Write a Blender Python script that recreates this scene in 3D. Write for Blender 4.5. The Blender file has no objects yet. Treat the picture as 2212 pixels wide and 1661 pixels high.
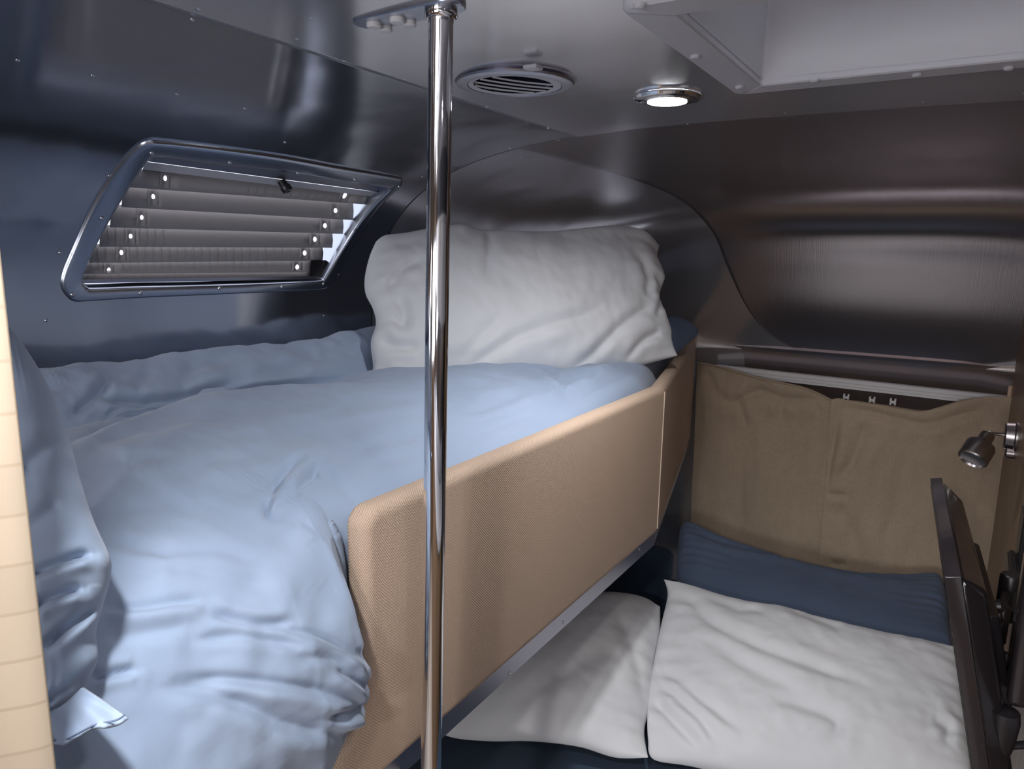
import bpy, bmesh, math, random
import numpy as np
from mathutils import Vector, Matrix, noise
random.seed(4)
C = bpy.context.scene.collection
H = 1.66                                   # eye height above the floor
F = 1570.0
Xw = Vector((2606, -330, -1570)).normalized()
Yw = Vector((979, 267, 1570)); Yw = (Yw - Xw*Yw.dot(Xw)).normalized()
t_ = Vector((Xw.x, Xw.y, -Xw.z)).cross(Vector((Yw.x, Yw.y, -Yw.z)))   # right, up, back frame
Zw = Vector((t_.x, t_.y, -t_.z)).normalized()
RIGHT = Vector((Xw.x, Yw.x, Zw.x)); UP = Vector((Xw.y, Yw.y, Zw.y)); FWD = Vector((Xw.z, Yw.z, Zw.z))
EYE = Vector((0, 0, H))

def ray(px, py):
    return RIGHT*(px-1106) + UP*(830.5-py) + FWD*F
def at_depth(px, py, d):
    return EYE + ray(px, py)*(d/F)
def on_z(px, py, z):
    r = ray(px, py); return EYE + r*((z-H)/r.z)
def on_x(px, py, x):
    r = ray(px, py); return EYE + r*(x/r.x)
def on_y(px, py, y):
    r = ray(px, py); return EYE + r*(y/r.y)
Rn, Un, Fn = (np.array(v) for v in (RIGHT, UP, FWD))
def project(P):
    P = np.asarray(P, float) - np.array([0, 0, H])
    f = np.maximum(P@Fn, 1e-3)
    return np.stack([1106+F*(P@Rn)/f, 830.5-F*(P@Un)/f], -1)

# ------------------------------------------------------------------ materials
def mat(name, base=(.5, .5, .5), rough=.5, metal=0., coat=0., sheen=0., spec=.5, emit=None, estr=0., trans=0.):
    m = bpy.data.materials.new(name); m.use_nodes = True
    b = m.node_tree.nodes['Principled BSDF']
    b.inputs['Base Color'].default_value = (*base, 1); b.inputs['Roughness'].default_value = rough
    b.inputs['Metallic'].default_value = metal; b.inputs['Coat Weight'].default_value = coat
    b.inputs['Sheen Weight'].default_value = sheen; b.inputs['Specular IOR Level'].default_value = spec
    if trans: b.inputs['Transmission Weight'].default_value = trans
    if emit:
        b.inputs['Emission Color'].default_value = (*emit, 1); b.inputs['Emission Strength'].default_value = estr
    return m
def N(m, t, **kw):
    n = m.node_tree.nodes.new(t)
    for k, v in kw.items():
        if k in n.inputs: n.inputs[k].default_value = v
        else: setattr(n, k, v)
    return n
def L(m, a, ao, b, bi): m.node_tree.links.new(a.outputs[ao], b.inputs[bi])
def bump(m, height_node, out, strength, dist, prev=None):
    b = N(m, 'ShaderNodeBump'); b.inputs['Strength'].default_value = strength; b.inputs['Distance'].default_value = dist
    L(m, height_node, out, b, 'Height')
    if prev: L(m, prev, 'Normal', b, 'Normal')
    L(m, b, 'Normal', m.node_tree.nodes['Principled BSDF'], 'Normal'); return b
def mixcol(m, fac_node, fo, c1, c2):
    r = N(m, 'ShaderNodeValToRGB'); r.color_ramp.elements[0].color = (*c1, 1); r.color_ramp.elements[1].color = (*c2, 1)
    r.color_ramp.elements[0].position = .3; r.color_ramp.elements[1].position = .7
    L(m, fac_node, fo, r, 'Fac'); L(m, r, 'Color', m.node_tree.nodes['Principled BSDF'], 'Base Color'); return r
def obj_noise(m, scale, detail=2, stretch=(1, 1, 1)):
    tc = N(m, 'ShaderNodeTexCoord'); mp = N(m, 'ShaderNodeMapping'); mp.inputs['Scale'].default_value = stretch
    L(m, tc, 'Object', mp, 'Vector'); n = N(m, 'ShaderNodeTexNoise'); n.inputs['Scale'].default_value = scale
    n.inputs['Detail'].default_value = detail; L(m, mp, 'Vector', n, 'Vector'); return n

def fabric(name, c1, c2, rough=.92, sheen=.15, weave=900, bs=.12, stretch=(1, 1, 1)):
    m = mat(name, c1, rough, sheen=sheen, spec=.2)
    big = obj_noise(m, 5, 3); mixcol(m, big, 'Fac', c1, c2)
    w = obj_noise(m, weave, 2, stretch); bump(m, w, 'Fac', bs, .0006)
    return m
def metal(name, col, rough, wob=.0, wscale=3., grain=None, met=1.):
    m = mat(name, col, rough, metal=met)
    pv = None
    if wob:
        n = obj_noise(m, wscale, 1.5); pv = bump(m, n, 'Fac', wob, .02)
    if grain:
        g = obj_noise(m, grain[0], 3, grain[1]); bump(m, g, 'Fac', grain[2], .0004, pv)
    return m
M = {}
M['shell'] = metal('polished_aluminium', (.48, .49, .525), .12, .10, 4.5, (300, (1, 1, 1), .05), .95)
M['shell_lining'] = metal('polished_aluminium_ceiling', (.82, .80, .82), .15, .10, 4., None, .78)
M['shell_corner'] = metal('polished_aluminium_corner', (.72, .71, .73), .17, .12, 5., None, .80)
M['satin'] = metal('satin_brushed_aluminium', (.62, .565, .57), .23, .03, 2.5, (420, (1, .02, .02), .5), .92)
b_ = M['satin'].node_tree.nodes['Principled BSDF']
b_.inputs['Anisotropic'].default_value = .55
M['frame'] = metal('window_frame_metal', (.46, .49, .56), .26)
M['chrome'] = mat('chrome', (.80, .80, .82), .05, metal=1.)
M['nickel'] = mat('brushed_nickel', (.45, .42, .42), .28, metal=1.)
M['rivet'] = mat('rivet_metal', (.62, .62, .64), .25, metal=1.)
M['rail'] = metal('dull_aluminium_rail', (.42, .41, .46), .34)
M['duvet'] = fabric('steel_blue_cotton', (.305, .38, .51), (.335, .41, .54), sheen=.25)
M['navy'] = fabric('navy_cotton', (.030, .052, .088), (.04, .064, .10), sheen=.1)
M['blue2'] = fabric('deep_blue_cotton', (.115, .155, .24), (.13, .172, .26), sheen=.1)
M['white'] = fabric('white_cotton', (.66, .67, .685), (.70, .70, .71), sheen=.12, bs=.07)
M['matt'] = fabric('mattress_ticking', (.5, .5, .5), (.55, .55, .55))
M['plastic'] = mat('light_grey_plastic', (.50, .49, .52), .38)
M['well'] = mat('white_hatch_plastic', (.50, .49, .51), .35)
M['lid'] = mat('translucent_lid', (.8, .8, .82), .6, trans=.6)
M['track'] = mat('white_plastic', (.72, .70, .70), .4)
M['slat'] = mat('blind_slat', (.36, .335, .325), .45)
M['black'] = mat('black_plastic', (.018, .016, .018), .32)
M['gloss'] = mat('glossy_dark_plastic', (.022, .018, .020), .16, coat=.4)
M['dark'] = mat('dark_cavity', (.02, .025, .04), .8, spec=.05)
M['screen'] = mat('screen_glass', (.01, .01, .012), .06)
M['lens'] = mat('lamp_lens', (1, 1, 1), .4, emit=(.93, .96, 1), estr=22.)
M['thread'] = mat('pale_piping', (.62, .50, .38), .8)

def tan_weave():
    m = mat('tan_woven_upholstery', (.62, .42, .27), .62, spec=.35)
    tc = N(m, 'ShaderNodeTexCoord'); sp = N(m, 'ShaderNodeSeparateXYZ'); L(m, tc, 'Object', sp, 'Vector')
    def ma(op, a, b=None, v=None):
        n = N(m, 'ShaderNodeMath', operation=op)
        if isinstance(a, tuple): L(m, a[0], a[1], n, 0)
        if isinstance(b, tuple): L(m, b[0], b[1], n, 1)
        elif v is not None: n.inputs[1].default_value = v
        return n
    yx = ma('ADD', (sp, 'Y'), (sp, 'X'))
    a = ma('ADD', (yx, 0), (sp, 'Z')); b = ma('SUBTRACT', (yx, 0), (sp, 'Z'))
    k = 2*math.pi/.0090
    s1 = ma('SINE', (ma('MULTIPLY', (a, 0), v=k), 0)); s2 = ma('SINE', (ma('MULTIPLY', (b, 0), v=k), 0))
    pr = ma('MULTIPLY', (s1, 0), (s2, 0))
    ab = ma('ABSOLUTE', (pr, 0))
    r = N(m, 'ShaderNodeValToRGB'); r.color_ramp.elements[0].color = (.45, .32, .23, 1); r.color_ramp.elements[1].color = (.62, .46, .345, 1)
    r.color_ramp.elements[0].position = 0.; r.color_ramp.elements[1].position = .6
    L(m, ab, 0, r, 'Fac'); L(m, r, 'Color', m.node_tree.nodes['Principled BSDF'], 'Base Color')
    bump(m, ab, 0, .5, .0016)
    return m
M['tan'] = tan_weave()

def cloth_grid(name, c1, c2, cell=.012):
    """thin woven curtain cloth with a faint ripstop grid; the cloth lets some light through"""
    m = fabric(name, c1, c2, rough=.85, sheen=.1, weave=500, bs=.1)
    nt = m.node_tree; bs = nt.nodes['Principled BSDF']
    uv = N(m, 'ShaderNodeUVMap'); br = N(m, 'ShaderNodeTexBrick')
    br.offset = 0.; br.squash = 1.
    br.inputs['Scale'].default_value = 1.; br.inputs['Brick Width'].default_value = cell; br.inputs['Row Height'].default_value = cell
    br.inputs['Mortar Size'].default_value = cell*.05; br.inputs['Mortar Smooth'].default_value = .6
    br.inputs['Color1'].default_value = (1, 1, 1, 1); br.inputs['Color2'].default_value = (.93, .93, .93, 1)
    br.inputs['Mortar'].default_value = (.84, .82, .79, 1)
    L(m, uv, 'UV', br, 'Vector')
    mx = N(m, 'ShaderNodeMix', data_type='RGBA', blend_type='MULTIPLY'); mx.inputs[0].default_value = 1.
    src = [l for l in nt.links if l.to_socket == bs.inputs['Base Color']][0].from_socket
    nt.links.new(src, mx.inputs[6]); nt.links.new(br.outputs['Color'], mx.inputs[7]); nt.links.new(mx.outputs[2], bs.inputs['Base Color'])
    return m
M['khaki'] = cloth_grid('khaki_ripstop_cloth', (.50, .395, .285), (.55, .43, .315), .011)
M['beige'] = cloth_grid('beige_ripstop_cloth', (.38, .305, .225), (.42, .335, .25), .035)

def wood():
    m = mat('elm_laminate', (.3, .18, .1), .38)
    n = obj_noise(m, 9, 6, (6, 6, .5)); mixcol(m, n, 'Fac', (.155, .095, .055), (.29, .185, .11))
    return m
M['wood'] = wood()
M['wood_edge'] = mat('wood_edge_band', (.50, .30, .18), .35)
def floor_m():
    m = mat('vinyl_floor', (.2, .17, .14), .5); n = obj_noise(m, 4, 5, (8, .6, 1)); mixcol(m, n, 'Fac', (.26, .22, .19), (.36, .31, .26)); return m
M['floor'] = floor_m()
M['cab'] = mat('cabinet_laminate', (.36, .36, .38), .4)
def glass_m():
    m = bpy.data.materials.new('window_glass'); m.use_nodes = True; nt = m.node_tree
    for n in list(nt.nodes):
        if n.type != 'OUTPUT_MATERIAL': nt.nodes.remove(n)
    t = nt.nodes.new('ShaderNodeBsdfTransparent'); t.inputs[0].default_value = (.93, .95, .97, 1)
    g = nt.nodes.new('ShaderNodeBsdfGlossy'); g.inputs['Roughness'].default_value = .02
    mx = nt.nodes.new('ShaderNodeMixShader'); mx.inputs[0].default_value = .07
    nt.links.new(t.outputs[0], mx.inputs[1]); nt.links.new(g.outputs[0], mx.inputs[2])
    nt.links.new(mx.outputs[0], [n for n in nt.nodes if n.type == 'OUTPUT_MATERIAL'][0].inputs[0]); return m
M['glass'] = glass_m()

# ------------------------------------------------------------------ object helpers
def tag(o, label, cat, group=None):
    o['label'] = label; o['category'] = cat
    if group: o['group'] = group
    return o
def thing(name, label, cat, loc=(0, 0, 0), group=None):
    o = bpy.data.objects.new(name, None); C.objects.link(o); o.location = loc; o.empty_display_size = .05
    return tag(o, label, cat, group)
def link(name, me, m, parent=None, smooth=True):
    o = bpy.data.objects.new(name, me); C.objects.link(o)
    if m: me.materials.append(m)
    if smooth:
        me.polygons.foreach_set('use_smooth', [True]*len(me.polygons))
    if parent:
        o.parent = parent
        o.matrix_parent_inverse = Matrix.Translation(parent_world(parent)).inverted()
    return o
def parent_world(p):
    v = Vector(p.location)
    q = p.parent
    if q is not None and p.matrix_parent_inverse is not None:
        v = q_world(p)
    return v
def q_world(p):
    if p.parent is None: return Vector(p.location)
    return q_world(p.parent) + (p.matrix_parent_inverse.translation + Vector(p.location))
def bm_obj(name, bm, m, parent=None, smooth=True):
    bmesh.ops.recalc_face_normals(bm, faces=bm.faces)
    me = bpy.data.meshes.new(name); bm.to_mesh(me); bm.free()
    o = link(name, me, m, parent, smooth)
    if smooth:
        try: me.set_sharp_from_angle(angle=math.radians(38))
        except Exception: pass
    return o
def grid_mesh(name, P, m, parent=None, uv=None, wrap_u=False, flip=False):
    """P: array (n, k, 3)"""
    n, k, _ = P.shape
    idx = np.arange(n*k).reshape(n, k)
    if wrap_u: idx = np.vstack([idx, idx[:1]])
    a, b, c, d = idx[:-1, :-1], idx[1:, :-1], idx[1:, 1:], idx[:-1, 1:]
    faces = np.stack([d, c, b, a] if flip else [a, b, c, d], -1).reshape(-1, 4)
    me = bpy.data.meshes.new(name)
    me.from_pydata(P.reshape(-1, 3).tolist(), [], faces.tolist())
    if uv is not None:
        l = me.uv_layers.new(name='UVMap'); vi = np.zeros(len(me.loops), int); me.loops.foreach_get('vertex_index', vi)
        l.data.foreach_set('uv', uv.reshape(-1, 2)[vi].ravel())
    me.update()
    return link(name, me, m, parent)
def box(bm, lo, hi, bev=0.):
    r = bmesh.ops.create_cube(bm, size=1.)
    for v in r['verts']:
        v.co = Vector((lo[i] + (v.co[i]+.5)*(hi[i]-lo[i]) for i in range(3)))
    if bev:
        es = list({e for v in r['verts'] for e in v.link_edges})
        bmesh.ops.bevel(bm, geom=es, offset=bev, segments=3, affect='EDGES', profile=.6)
def frame_axes(d):
    d = Vector(d).normalized(); a = Vector((0, 0, 1)) if abs(d.z) < .9 else Vector((1, 0, 0))
    u = d.cross(a).normalized(); return u, d.cross(u).normalized(), d
def lathe(bm, origin, axis, prof, seg=40, cap=True):
    """prof: list of (radius, distance along axis)"""
    u, v, d = frame_axes(axis); O = Vector(origin); rings = []
    for r, h in prof:
        rings.append([bm.verts.new(O + d*h + (u*math.cos(2*math.pi*i/seg) + v*math.sin(2*math.pi*i/seg))*max(r, 1e-5)) for i in range(seg)])
    for a, b in zip(rings, rings[1:]):
        for i in range(seg):
            j = (i+1) % seg; bm.faces.new((a[i], a[j], b[j], b[i]))
    if cap:
        bm.faces.new(rings[0]); bm.faces.new(rings[-1])
def tube(bm, pts, r, seg=12, cap=True):
    pts = [Vector(p) for p in pts]; rings = []; pu = None
    for i, p in enumerate(pts):
        d = (pts[min(i+1, len(pts)-1)] - pts[max(i-1, 0)]).normalized()
        if pu is None: u, v, _ = frame_axes(d)
        else:
            u = (pu - d*pu.dot(d)).normalized(); v = d.cross(u)
        pu = u; rr = r[i] if isinstance(r, (list, tuple)) else r
        rings.append([bm.verts.new(p + (u*math.cos(2*math.pi*k/seg) + v*math.sin(2*math.pi*k/seg))*rr) for k in range(seg)])
    for a, b in zip(rings, rings[1:]):
        for i in range(seg):
            j = (i+1) % seg; bm.faces.new((a[i], a[j], b[j], b[i]))
    if cap: bm.faces.new(rings[0]); bm.faces.new(rings[-1])
def catmull(pts, n, closed=False):
    P = np.array(pts, float); k = len(P); out = []
    segs = k if closed else k-1
    for s in range(segs):
        if closed: p0, p1, p2, p3 = P[(s-1) % k], P[s], P[(s+1) % k], P[(s+2) % k]
        else: p0, p1, p2, p3 = P[max(s-1, 0)], P[s], P[s+1], P[min(s+2, k-1)]
        for t in np.linspace(0, 1, n, endpoint=False):
            out.append(.5*((2*p1) + (-p0+p2)*t + (2*p0-5*p1+4*p2-p3)*t*t + (-p0+3*p1-3*p2+p3)*t**3))
    if not closed: out.append(P[-1])
    return np.array(out)
def resample(P, n):
    P = np.asarray(P, float); d = np.r_[0, np.cumsum(np.linalg.norm(np.diff(P, axis=0), axis=1))]
    t = np.linspace(0, d[-1], n); return np.stack([np.interp(t, d, P[:, i]) for i in range(P.shape[1])], -1)
def fbm(P, scale, octaves=3, seed=0.):
    out = np.zeros(len(P))
    for i, p in enumerate(P):
        v = Vector((p[0]*scale+seed, p[1]*scale+seed*.7, p[2]*scale)); a = 1.; s = 0.
        for _ in range(octaves): s += a*noise.noise(v); v = v*2.03; a *= .5
        out[i] = s
    return out
def poly_dist(Q, poly):
    """distance of points Q (n,2) to a polyline and position 0..1 along it"""
    poly = np.asarray(poly, float); best = np.full(len(Q), 1e9); par = np.zeros(len(Q)); sg = np.zeros(len(Q))
    seg = np.linalg.norm(np.diff(poly, axis=0), axis=1); tot = seg.sum(); acc = 0
    for a, b, l in zip(poly[:-1], poly[1:], seg):
        ab = b-a; t = np.clip(((Q-a)@ab)/max(l*l, 1e-9), 0, 1); d = Q-(a+t[:, None]*ab); dd = np.linalg.norm(d, axis=1)
        s = np.sign(ab[0]*(Q[:, 1]-a[1]) - ab[1]*(Q[:, 0]-a[0]))
        k = dd < best; best[k] = dd[k]; par[k] = ((acc+t*l)/tot)[k]; sg[k] = s[k]; acc += l
    return best, par, sg
def crease_disp(Q, creases):
    """each crease: (polyline, width, depth[, side]); a fold: a valley with one raised lip beside it"""
    out = np.zeros(len(Q))
    for c in creases:
        poly, w, dep = c[:3]; side = c[3] if len(c) > 3 else 0
        poly = catmull(poly, 5) if len(poly) > 2 else np.array(poly, float)
        d, t, s = poly_dist(Q, poly)
        tp = np.clip(np.minimum(t, 1-t)*5, 0, 1); tp = tp*tp*(3-2*tp)*.85+.15
        s = s*np.tanh(d/w); v = -dep*np.exp(-(d/w)**2)
        lip = .45*dep*np.exp(-((d-2.2*w)/(1.5*w))**2)
        if side: lip = lip*(.8+.6*s*side)
        end = np.exp(-np.maximum(d-6*w, 0))
        out += (v+lip)*tp
    return out

# ------------------------------------------------------------------ the aluminium shell
XC, AW, HT, ZC, PW = -.30, 1.10, .62, H-.35, 3.5
Y0, YL = 1.53, 1.33
_e = catmull([(1.53, .27), (1.9, .267), (2.25, .252), (2.50, .205), (2.645, .11), (2.715, -.02), (2.785, -.185), (2.859, -.352)], 10)
EY, EZ = _e[:, 0], _e[:, 1]
def sc(y):
    v = min(max((y-Y0)/YL, 0), .9999)
    ez = np.interp(y, EY, EZ); return (1-v**3)**(1/3.5), max((ez+.35)/.62, .002)
def F_in(p, off=0.):
    sx, sz = sc(p.y if off == 0 else Y0 + (p.y-Y0)*YL/(YL+off) if p.y > Y0 else p.y)
    u = abs(p.x-XC)/(AW+off)/sx
    w = max(p.z-ZC, 0)/(HT+off)/sz
    if p.y > Y0+YL+off: return 9
    return u**PW + w**PW - 1
def on_shell(px, py, off=0.):
    r = ray(px, py).normalized(); a, b = 0.2, 0.2
    while F_in(EYE+r*b, off) < 0 and b < 6: b += .02
    a = b-.02
    for _ in range(30):
        m_ = (a+b)/2
        if F_in(EYE+r*m_, off) < 0: a = m_
        else: b = m_
    return EYE+r*a
def shell_n(p, off=0.):
    e = 1e-3; g = Vector([(F_in(p+Vector(d)*e, off)-F_in(p-Vector(d)*e, off)) for d in ((1, 0, 0), (0, 1, 0), (0, 0, 1))])
    return -g.normalized()                 # points into the cabin
def shell_pt(y, th, off=0.):
    """th 0 = left springing line, pi/2 = crown, pi = right springing line"""
    sx, sz = sc(y); c, s = math.cos(th), math.sin(th)
    return Vector((XC-(AW*sx-off)*math.copysign(abs(c)**(2/PW), c), y, ZC+(HT*sz-off)*abs(s)**(2/PW)))
def th_of_x(x, y=1.0):
    sx, _ = sc(y); u = min(max((XC-x)/(AW*sx), -1), 1); return math.acos(math.copysign(abs(u)**(PW/2), u))
# angles: refine evenly in arc length
def arc_angles(n, a, b, y=1.):
    T = np.linspace(a, b, 2000); P = np.array([shell_pt(y, t) for t in T])
    d = np.r_[0, np.cumsum(np.linalg.norm(np.diff(P, axis=0), axis=1))]
    return np.interp(np.linspace(0, d[-1], n), d, T)

win_out = [(143, 640), (131, 618), (134, 590), (152, 545), (200, 440), (255, 355), (295, 315), (320, 303), (345, 302),
           (440, 312), (600, 334), (730, 358), (850, 379), (868, 386), (862, 400), (830, 430), (795, 475), (760, 530), (728, 590),
           (708, 615), (690, 625), (600, 630), (440, 637), (300, 643), (190, 650), (160, 651)]
win_in = [(181, 612), (177, 606), (180, 590), (193, 556), (228, 488), (272, 412), (308, 356), (322, 340), (340, 334),
          (440, 348), (600, 366), (730, 386), (826, 401), (838, 404), (832, 412), (806, 438), (772, 480), (738, 532), (706, 586),
          (696, 600), (684, 605), (600, 609), (440, 614), (300, 617), (200, 620), (188, 618)]
def inside(poly, x, y):
    c = False; n = len(poly)
    for i in range(n):
        x1, y1 = poly[i]; x2, y2 = poly[i-1]
        if (y1 > y) != (y2 > y) and x < (x2-x1)*(y-y1)/(y2-y1)+x1: c = not c
    return c
win_mid = [((a[0]+2*b[0])/3, (a[1]+2*b[1])/3) for a, b in zip(win_out, win_in)]
SEAM = -.775                                # ceiling / side sheet seam
HX0, HX1, HY0, HY1 = -.345, .15, .765, 1.245   # roof hatch frame

def shell_piece(name, ys, ths, m, off=0., hole=None, lower=False, parent=None):
    P = []
    for y in ys:
        row = [shell_pt(y, t, off) for t in ths]
        if lower:
            p0 = shell_pt(y, 0., off) if lower < 0 else shell_pt(y, math.pi, off)
            kv = max(min((y-Y0)/YL, 1), 0)**4*.46
            low = [Vector((p0.x, y+min(ZC-z, .26)*kv, z)) for z in np.linspace(0, ZC-.01, 60)]
            row = low+row if lower < 0 else row+low[::-1]
        P.append(row)
    P = np.array([[tuple(v) for v in r] for r in P])
    n, k, _ = P.shape; V = P.reshape(-1, 3); idx = np.arange(n*k).reshape(n, k)
    faces = []
    cen = (P[:-1, :-1]+P[1:, 1:]+P[1:, :-1]+P[:-1, 1:])/4
    for i in range(n-1):
        for j in range(k-1):
            if hole and hole(cen[i, j]): continue
            faces.append((idx[i, j], idx[i, j+1], idx[i+1, j+1], idx[i+1, j]))
    me = bpy.data.meshes.new(name); me.from_pydata(V.tolist(), [], [tuple(int(q) for q in f) for f in faces]); me.update()
    o = link(name, me, m, parent)
    if parent is None: o['kind'] = 'structure'
    sm = o.modifiers.new('thickness', 'SOLIDIFY'); sm.thickness = .0006; sm.offset = 0.
    return o
def wh(c):
    if c[0] > -.7 or c[2] < H-.3: return False
    q = project(c); return inside(win_mid, q[0], q[1])
vs0 = None
ys_w = np.r_[np.linspace(-2.2, .55, 24), np.linspace(.56, Y0, 150)]
th_seam = th_of_x(SEAM)
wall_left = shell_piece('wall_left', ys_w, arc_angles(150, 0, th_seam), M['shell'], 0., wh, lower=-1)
VXY = on_z(1112, 170, H+.27)
def hh(c): return (c[0]-VXY.x)**2+(c[1]-VXY.y)**2 < .066**2 or HX0+.02 < c[0] < HX1-.02 and HY0+.02 < c[1] < HY1-.02 and c[2] > H
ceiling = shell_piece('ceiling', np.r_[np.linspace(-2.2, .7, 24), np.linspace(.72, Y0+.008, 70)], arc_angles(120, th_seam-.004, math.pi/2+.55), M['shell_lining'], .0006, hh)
wall_right = shell_piece('wall_right', np.linspace(-2.2, Y0, 40), arc_angles(60, math.pi/2+.5, math.pi), M['shell'], 0., None, lower=1)
vs = Y0 + YL*np.sin(np.linspace(0, math.pi/2-.012, 90)); vs[-1] = Y0+YL*.9999; vs = np.r_[Y0-.012, vs]
TB = th_of_x(-.93, 1.53)
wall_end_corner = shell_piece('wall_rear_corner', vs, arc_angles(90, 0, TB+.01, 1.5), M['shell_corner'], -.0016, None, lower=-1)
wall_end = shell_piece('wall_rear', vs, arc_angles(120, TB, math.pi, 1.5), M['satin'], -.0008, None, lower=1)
bm = bmesh.new(); _c = [(Y0+YL-.018, ZC+.012), (Y0+YL-.013, ZC), (Y0+YL+.106, ZC-.26), (Y0+YL+.109, 0), (Y0+YL+.15, 0), (Y0+YL+.15, ZC+.012)]
_a = [bm.verts.new((-1.2, y, z)) for y, z in _c]; _b = [bm.verts.new((.75, y, z)) for y, z in _c]; bm.faces.new(_a); bm.faces.new(_b)
for _i in range(6): bm.faces.new((_a[_i], _a[(_i+1) % 6], _b[(_i+1) % 6], _b[_i]))
o = bm_obj('wall_rear_lower', bm, M['satin'], None, False); o['kind'] = 'structure'
bm = bmesh.new(); box(bm, (-1.45, -2.25, -.03), (.85, 2.9, 0)); o = bm_obj('floor', bm, M['floor'], None, False); o['kind'] = 'structure'
bm = bmesh.new(); box(bm, (-1.45, -2.24, 0), (.85, -2.2, H+.3)); o = bm_obj('wall_front', bm, M['wood'], None, False); o['kind'] = 'structure'

# rivets of the shell seams (parts of the sheets they hold)
rv = None
def rivet(p, n, parent, r=.0032):
    global rv
    if rv is None:
        b = bmesh.new(); lathe(b, (0, 0, 0), (0, 0, 1), [(r, -.0006), (r, .0004), (r*.8, .0014), (r*.4, .0020)], 12); 
        bmesh.ops.recalc_face_normals(b, faces=b.faces)
        rv = bpy.data.meshes.new('rivet'); b.to_mesh(rv); b.free(); rv.materials.append(M['rivet'])
        rv.polygons.foreach_set('use_smooth', [True]*len(rv.polygons))
    o = bpy.data.objects.new('rivet', rv); C.objects.link(o); o.parent = parent
    q = Vector((0, 0, 1)).rotation_difference(n); o.rotation_mode = 'QUATERNION'; o.rotation_quaternion = q
    o.location = p - q_world(parent); return o
for px, py in [(38, 130), (200, 163), (382, 203), (528, 234), (415, 42), (427, 18), (615, 307), (236, 380), (130, 546), (100, 692), (700, 682), (640, 83)]:
    p = on_shell(px, py); rivet(p, shell_n(p), wall_left)
for px, py in [(838, 436), (776, 509), (731, 593), (912, 381)]:
    p = on_shell(px, py); rivet(p, shell_n(p), wall_left)
for px, py in [(872, 170), (1051, 230), (670, 37), (742, 130)]:
    p = on_shell(px, py); rivet(p, shell_n(p), ceiling)
for px, py in [(1486, 267), (1697, 243), (1996, 219), (1184, 277), (1207, 302), (2212, 200)]:
    p = on_shell(px, py); rivet(p, shell_n(p), ceiling)
for px, py in [(1102, 320), (1125, 338), (1218, 390), (1285, 450)]:
    p = on_shell(px, py); rivet(p, shell_n(p), wall_end_corner)
for px, py in [(1500, 922)]:
    p = on_shell(px, py); rivet(p, shell_n(p), wall_end_corner, .005)

# ------------------------------------------------------------------ window 1 with blind
window = bpy.data.objects.new('window_1', None); C.objects.link(window); window['kind'] = 'structure'
window.location = on_shell(420, 635)
def ring_pts(poly, n, off=0.):
    P = resample(np.vstack([catmull(poly, 6, True), [poly[0]]]), n+1)[:-1]
    return [on_shell(x, y, off) for x, y in P]
nR = 200
# align both rings by closest parameter: blend from outer to inner
oc = np.vstack([catmull(win_out, 8, True)]); ic = np.vstack([catmull(win_in, 8, True)])
prof = [(0., .0005), (.03, .0045), (.09, .0072), (.2, .0078), (.8, .0078), (.93, .0066), (1., .002), (1.02, -.012), (1.02, -.045)]
rings = []
for s, h in prof:
    rr = []
    for a, b in zip(oc, ic):
        q = a+(b-a)*s; p = on_shell(q[0], q[1]); rr.append(p + shell_n(p)*h)
    rings.append(rr)
P = np.array([[tuple(v) for v in r] for r in rings]).transpose(1, 0, 2)
fr = grid_mesh('window_frame', P, M['frame'], window, wrap_u=True)
for px, py in [(324, 322), (493, 343), (640, 367), (763, 381), (859, 397), (216, 466), (152, 634), (299, 631), (469, 621), (604, 618), (694, 612), (763, 492)]:
    p = on_shell(px, py); n = shell_n(p)
    b = bmesh.new(); lathe(b, p+n*.0075, n, [(.0042, -.001), (.0042, .0008), (.0034, .0022), (.0018, .003)], 14); bm_obj('screw', b, M['rivet'], fr)
# glass pane outside
g = [on_shell(x, y, .05) for x, y in ic[::2]]
b = bmesh.new(); cen = sum(g, Vector())/len(g); cv = b.verts.new(cen); vv = [b.verts.new(cen+(p-cen)*1.12) for p in g]
for i in range(len(vv)): b.faces.new((cv, vv[i], vv[(i+1) % len(vv)]))
bm_obj('window_pane', b, M['glass'], window)

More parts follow.
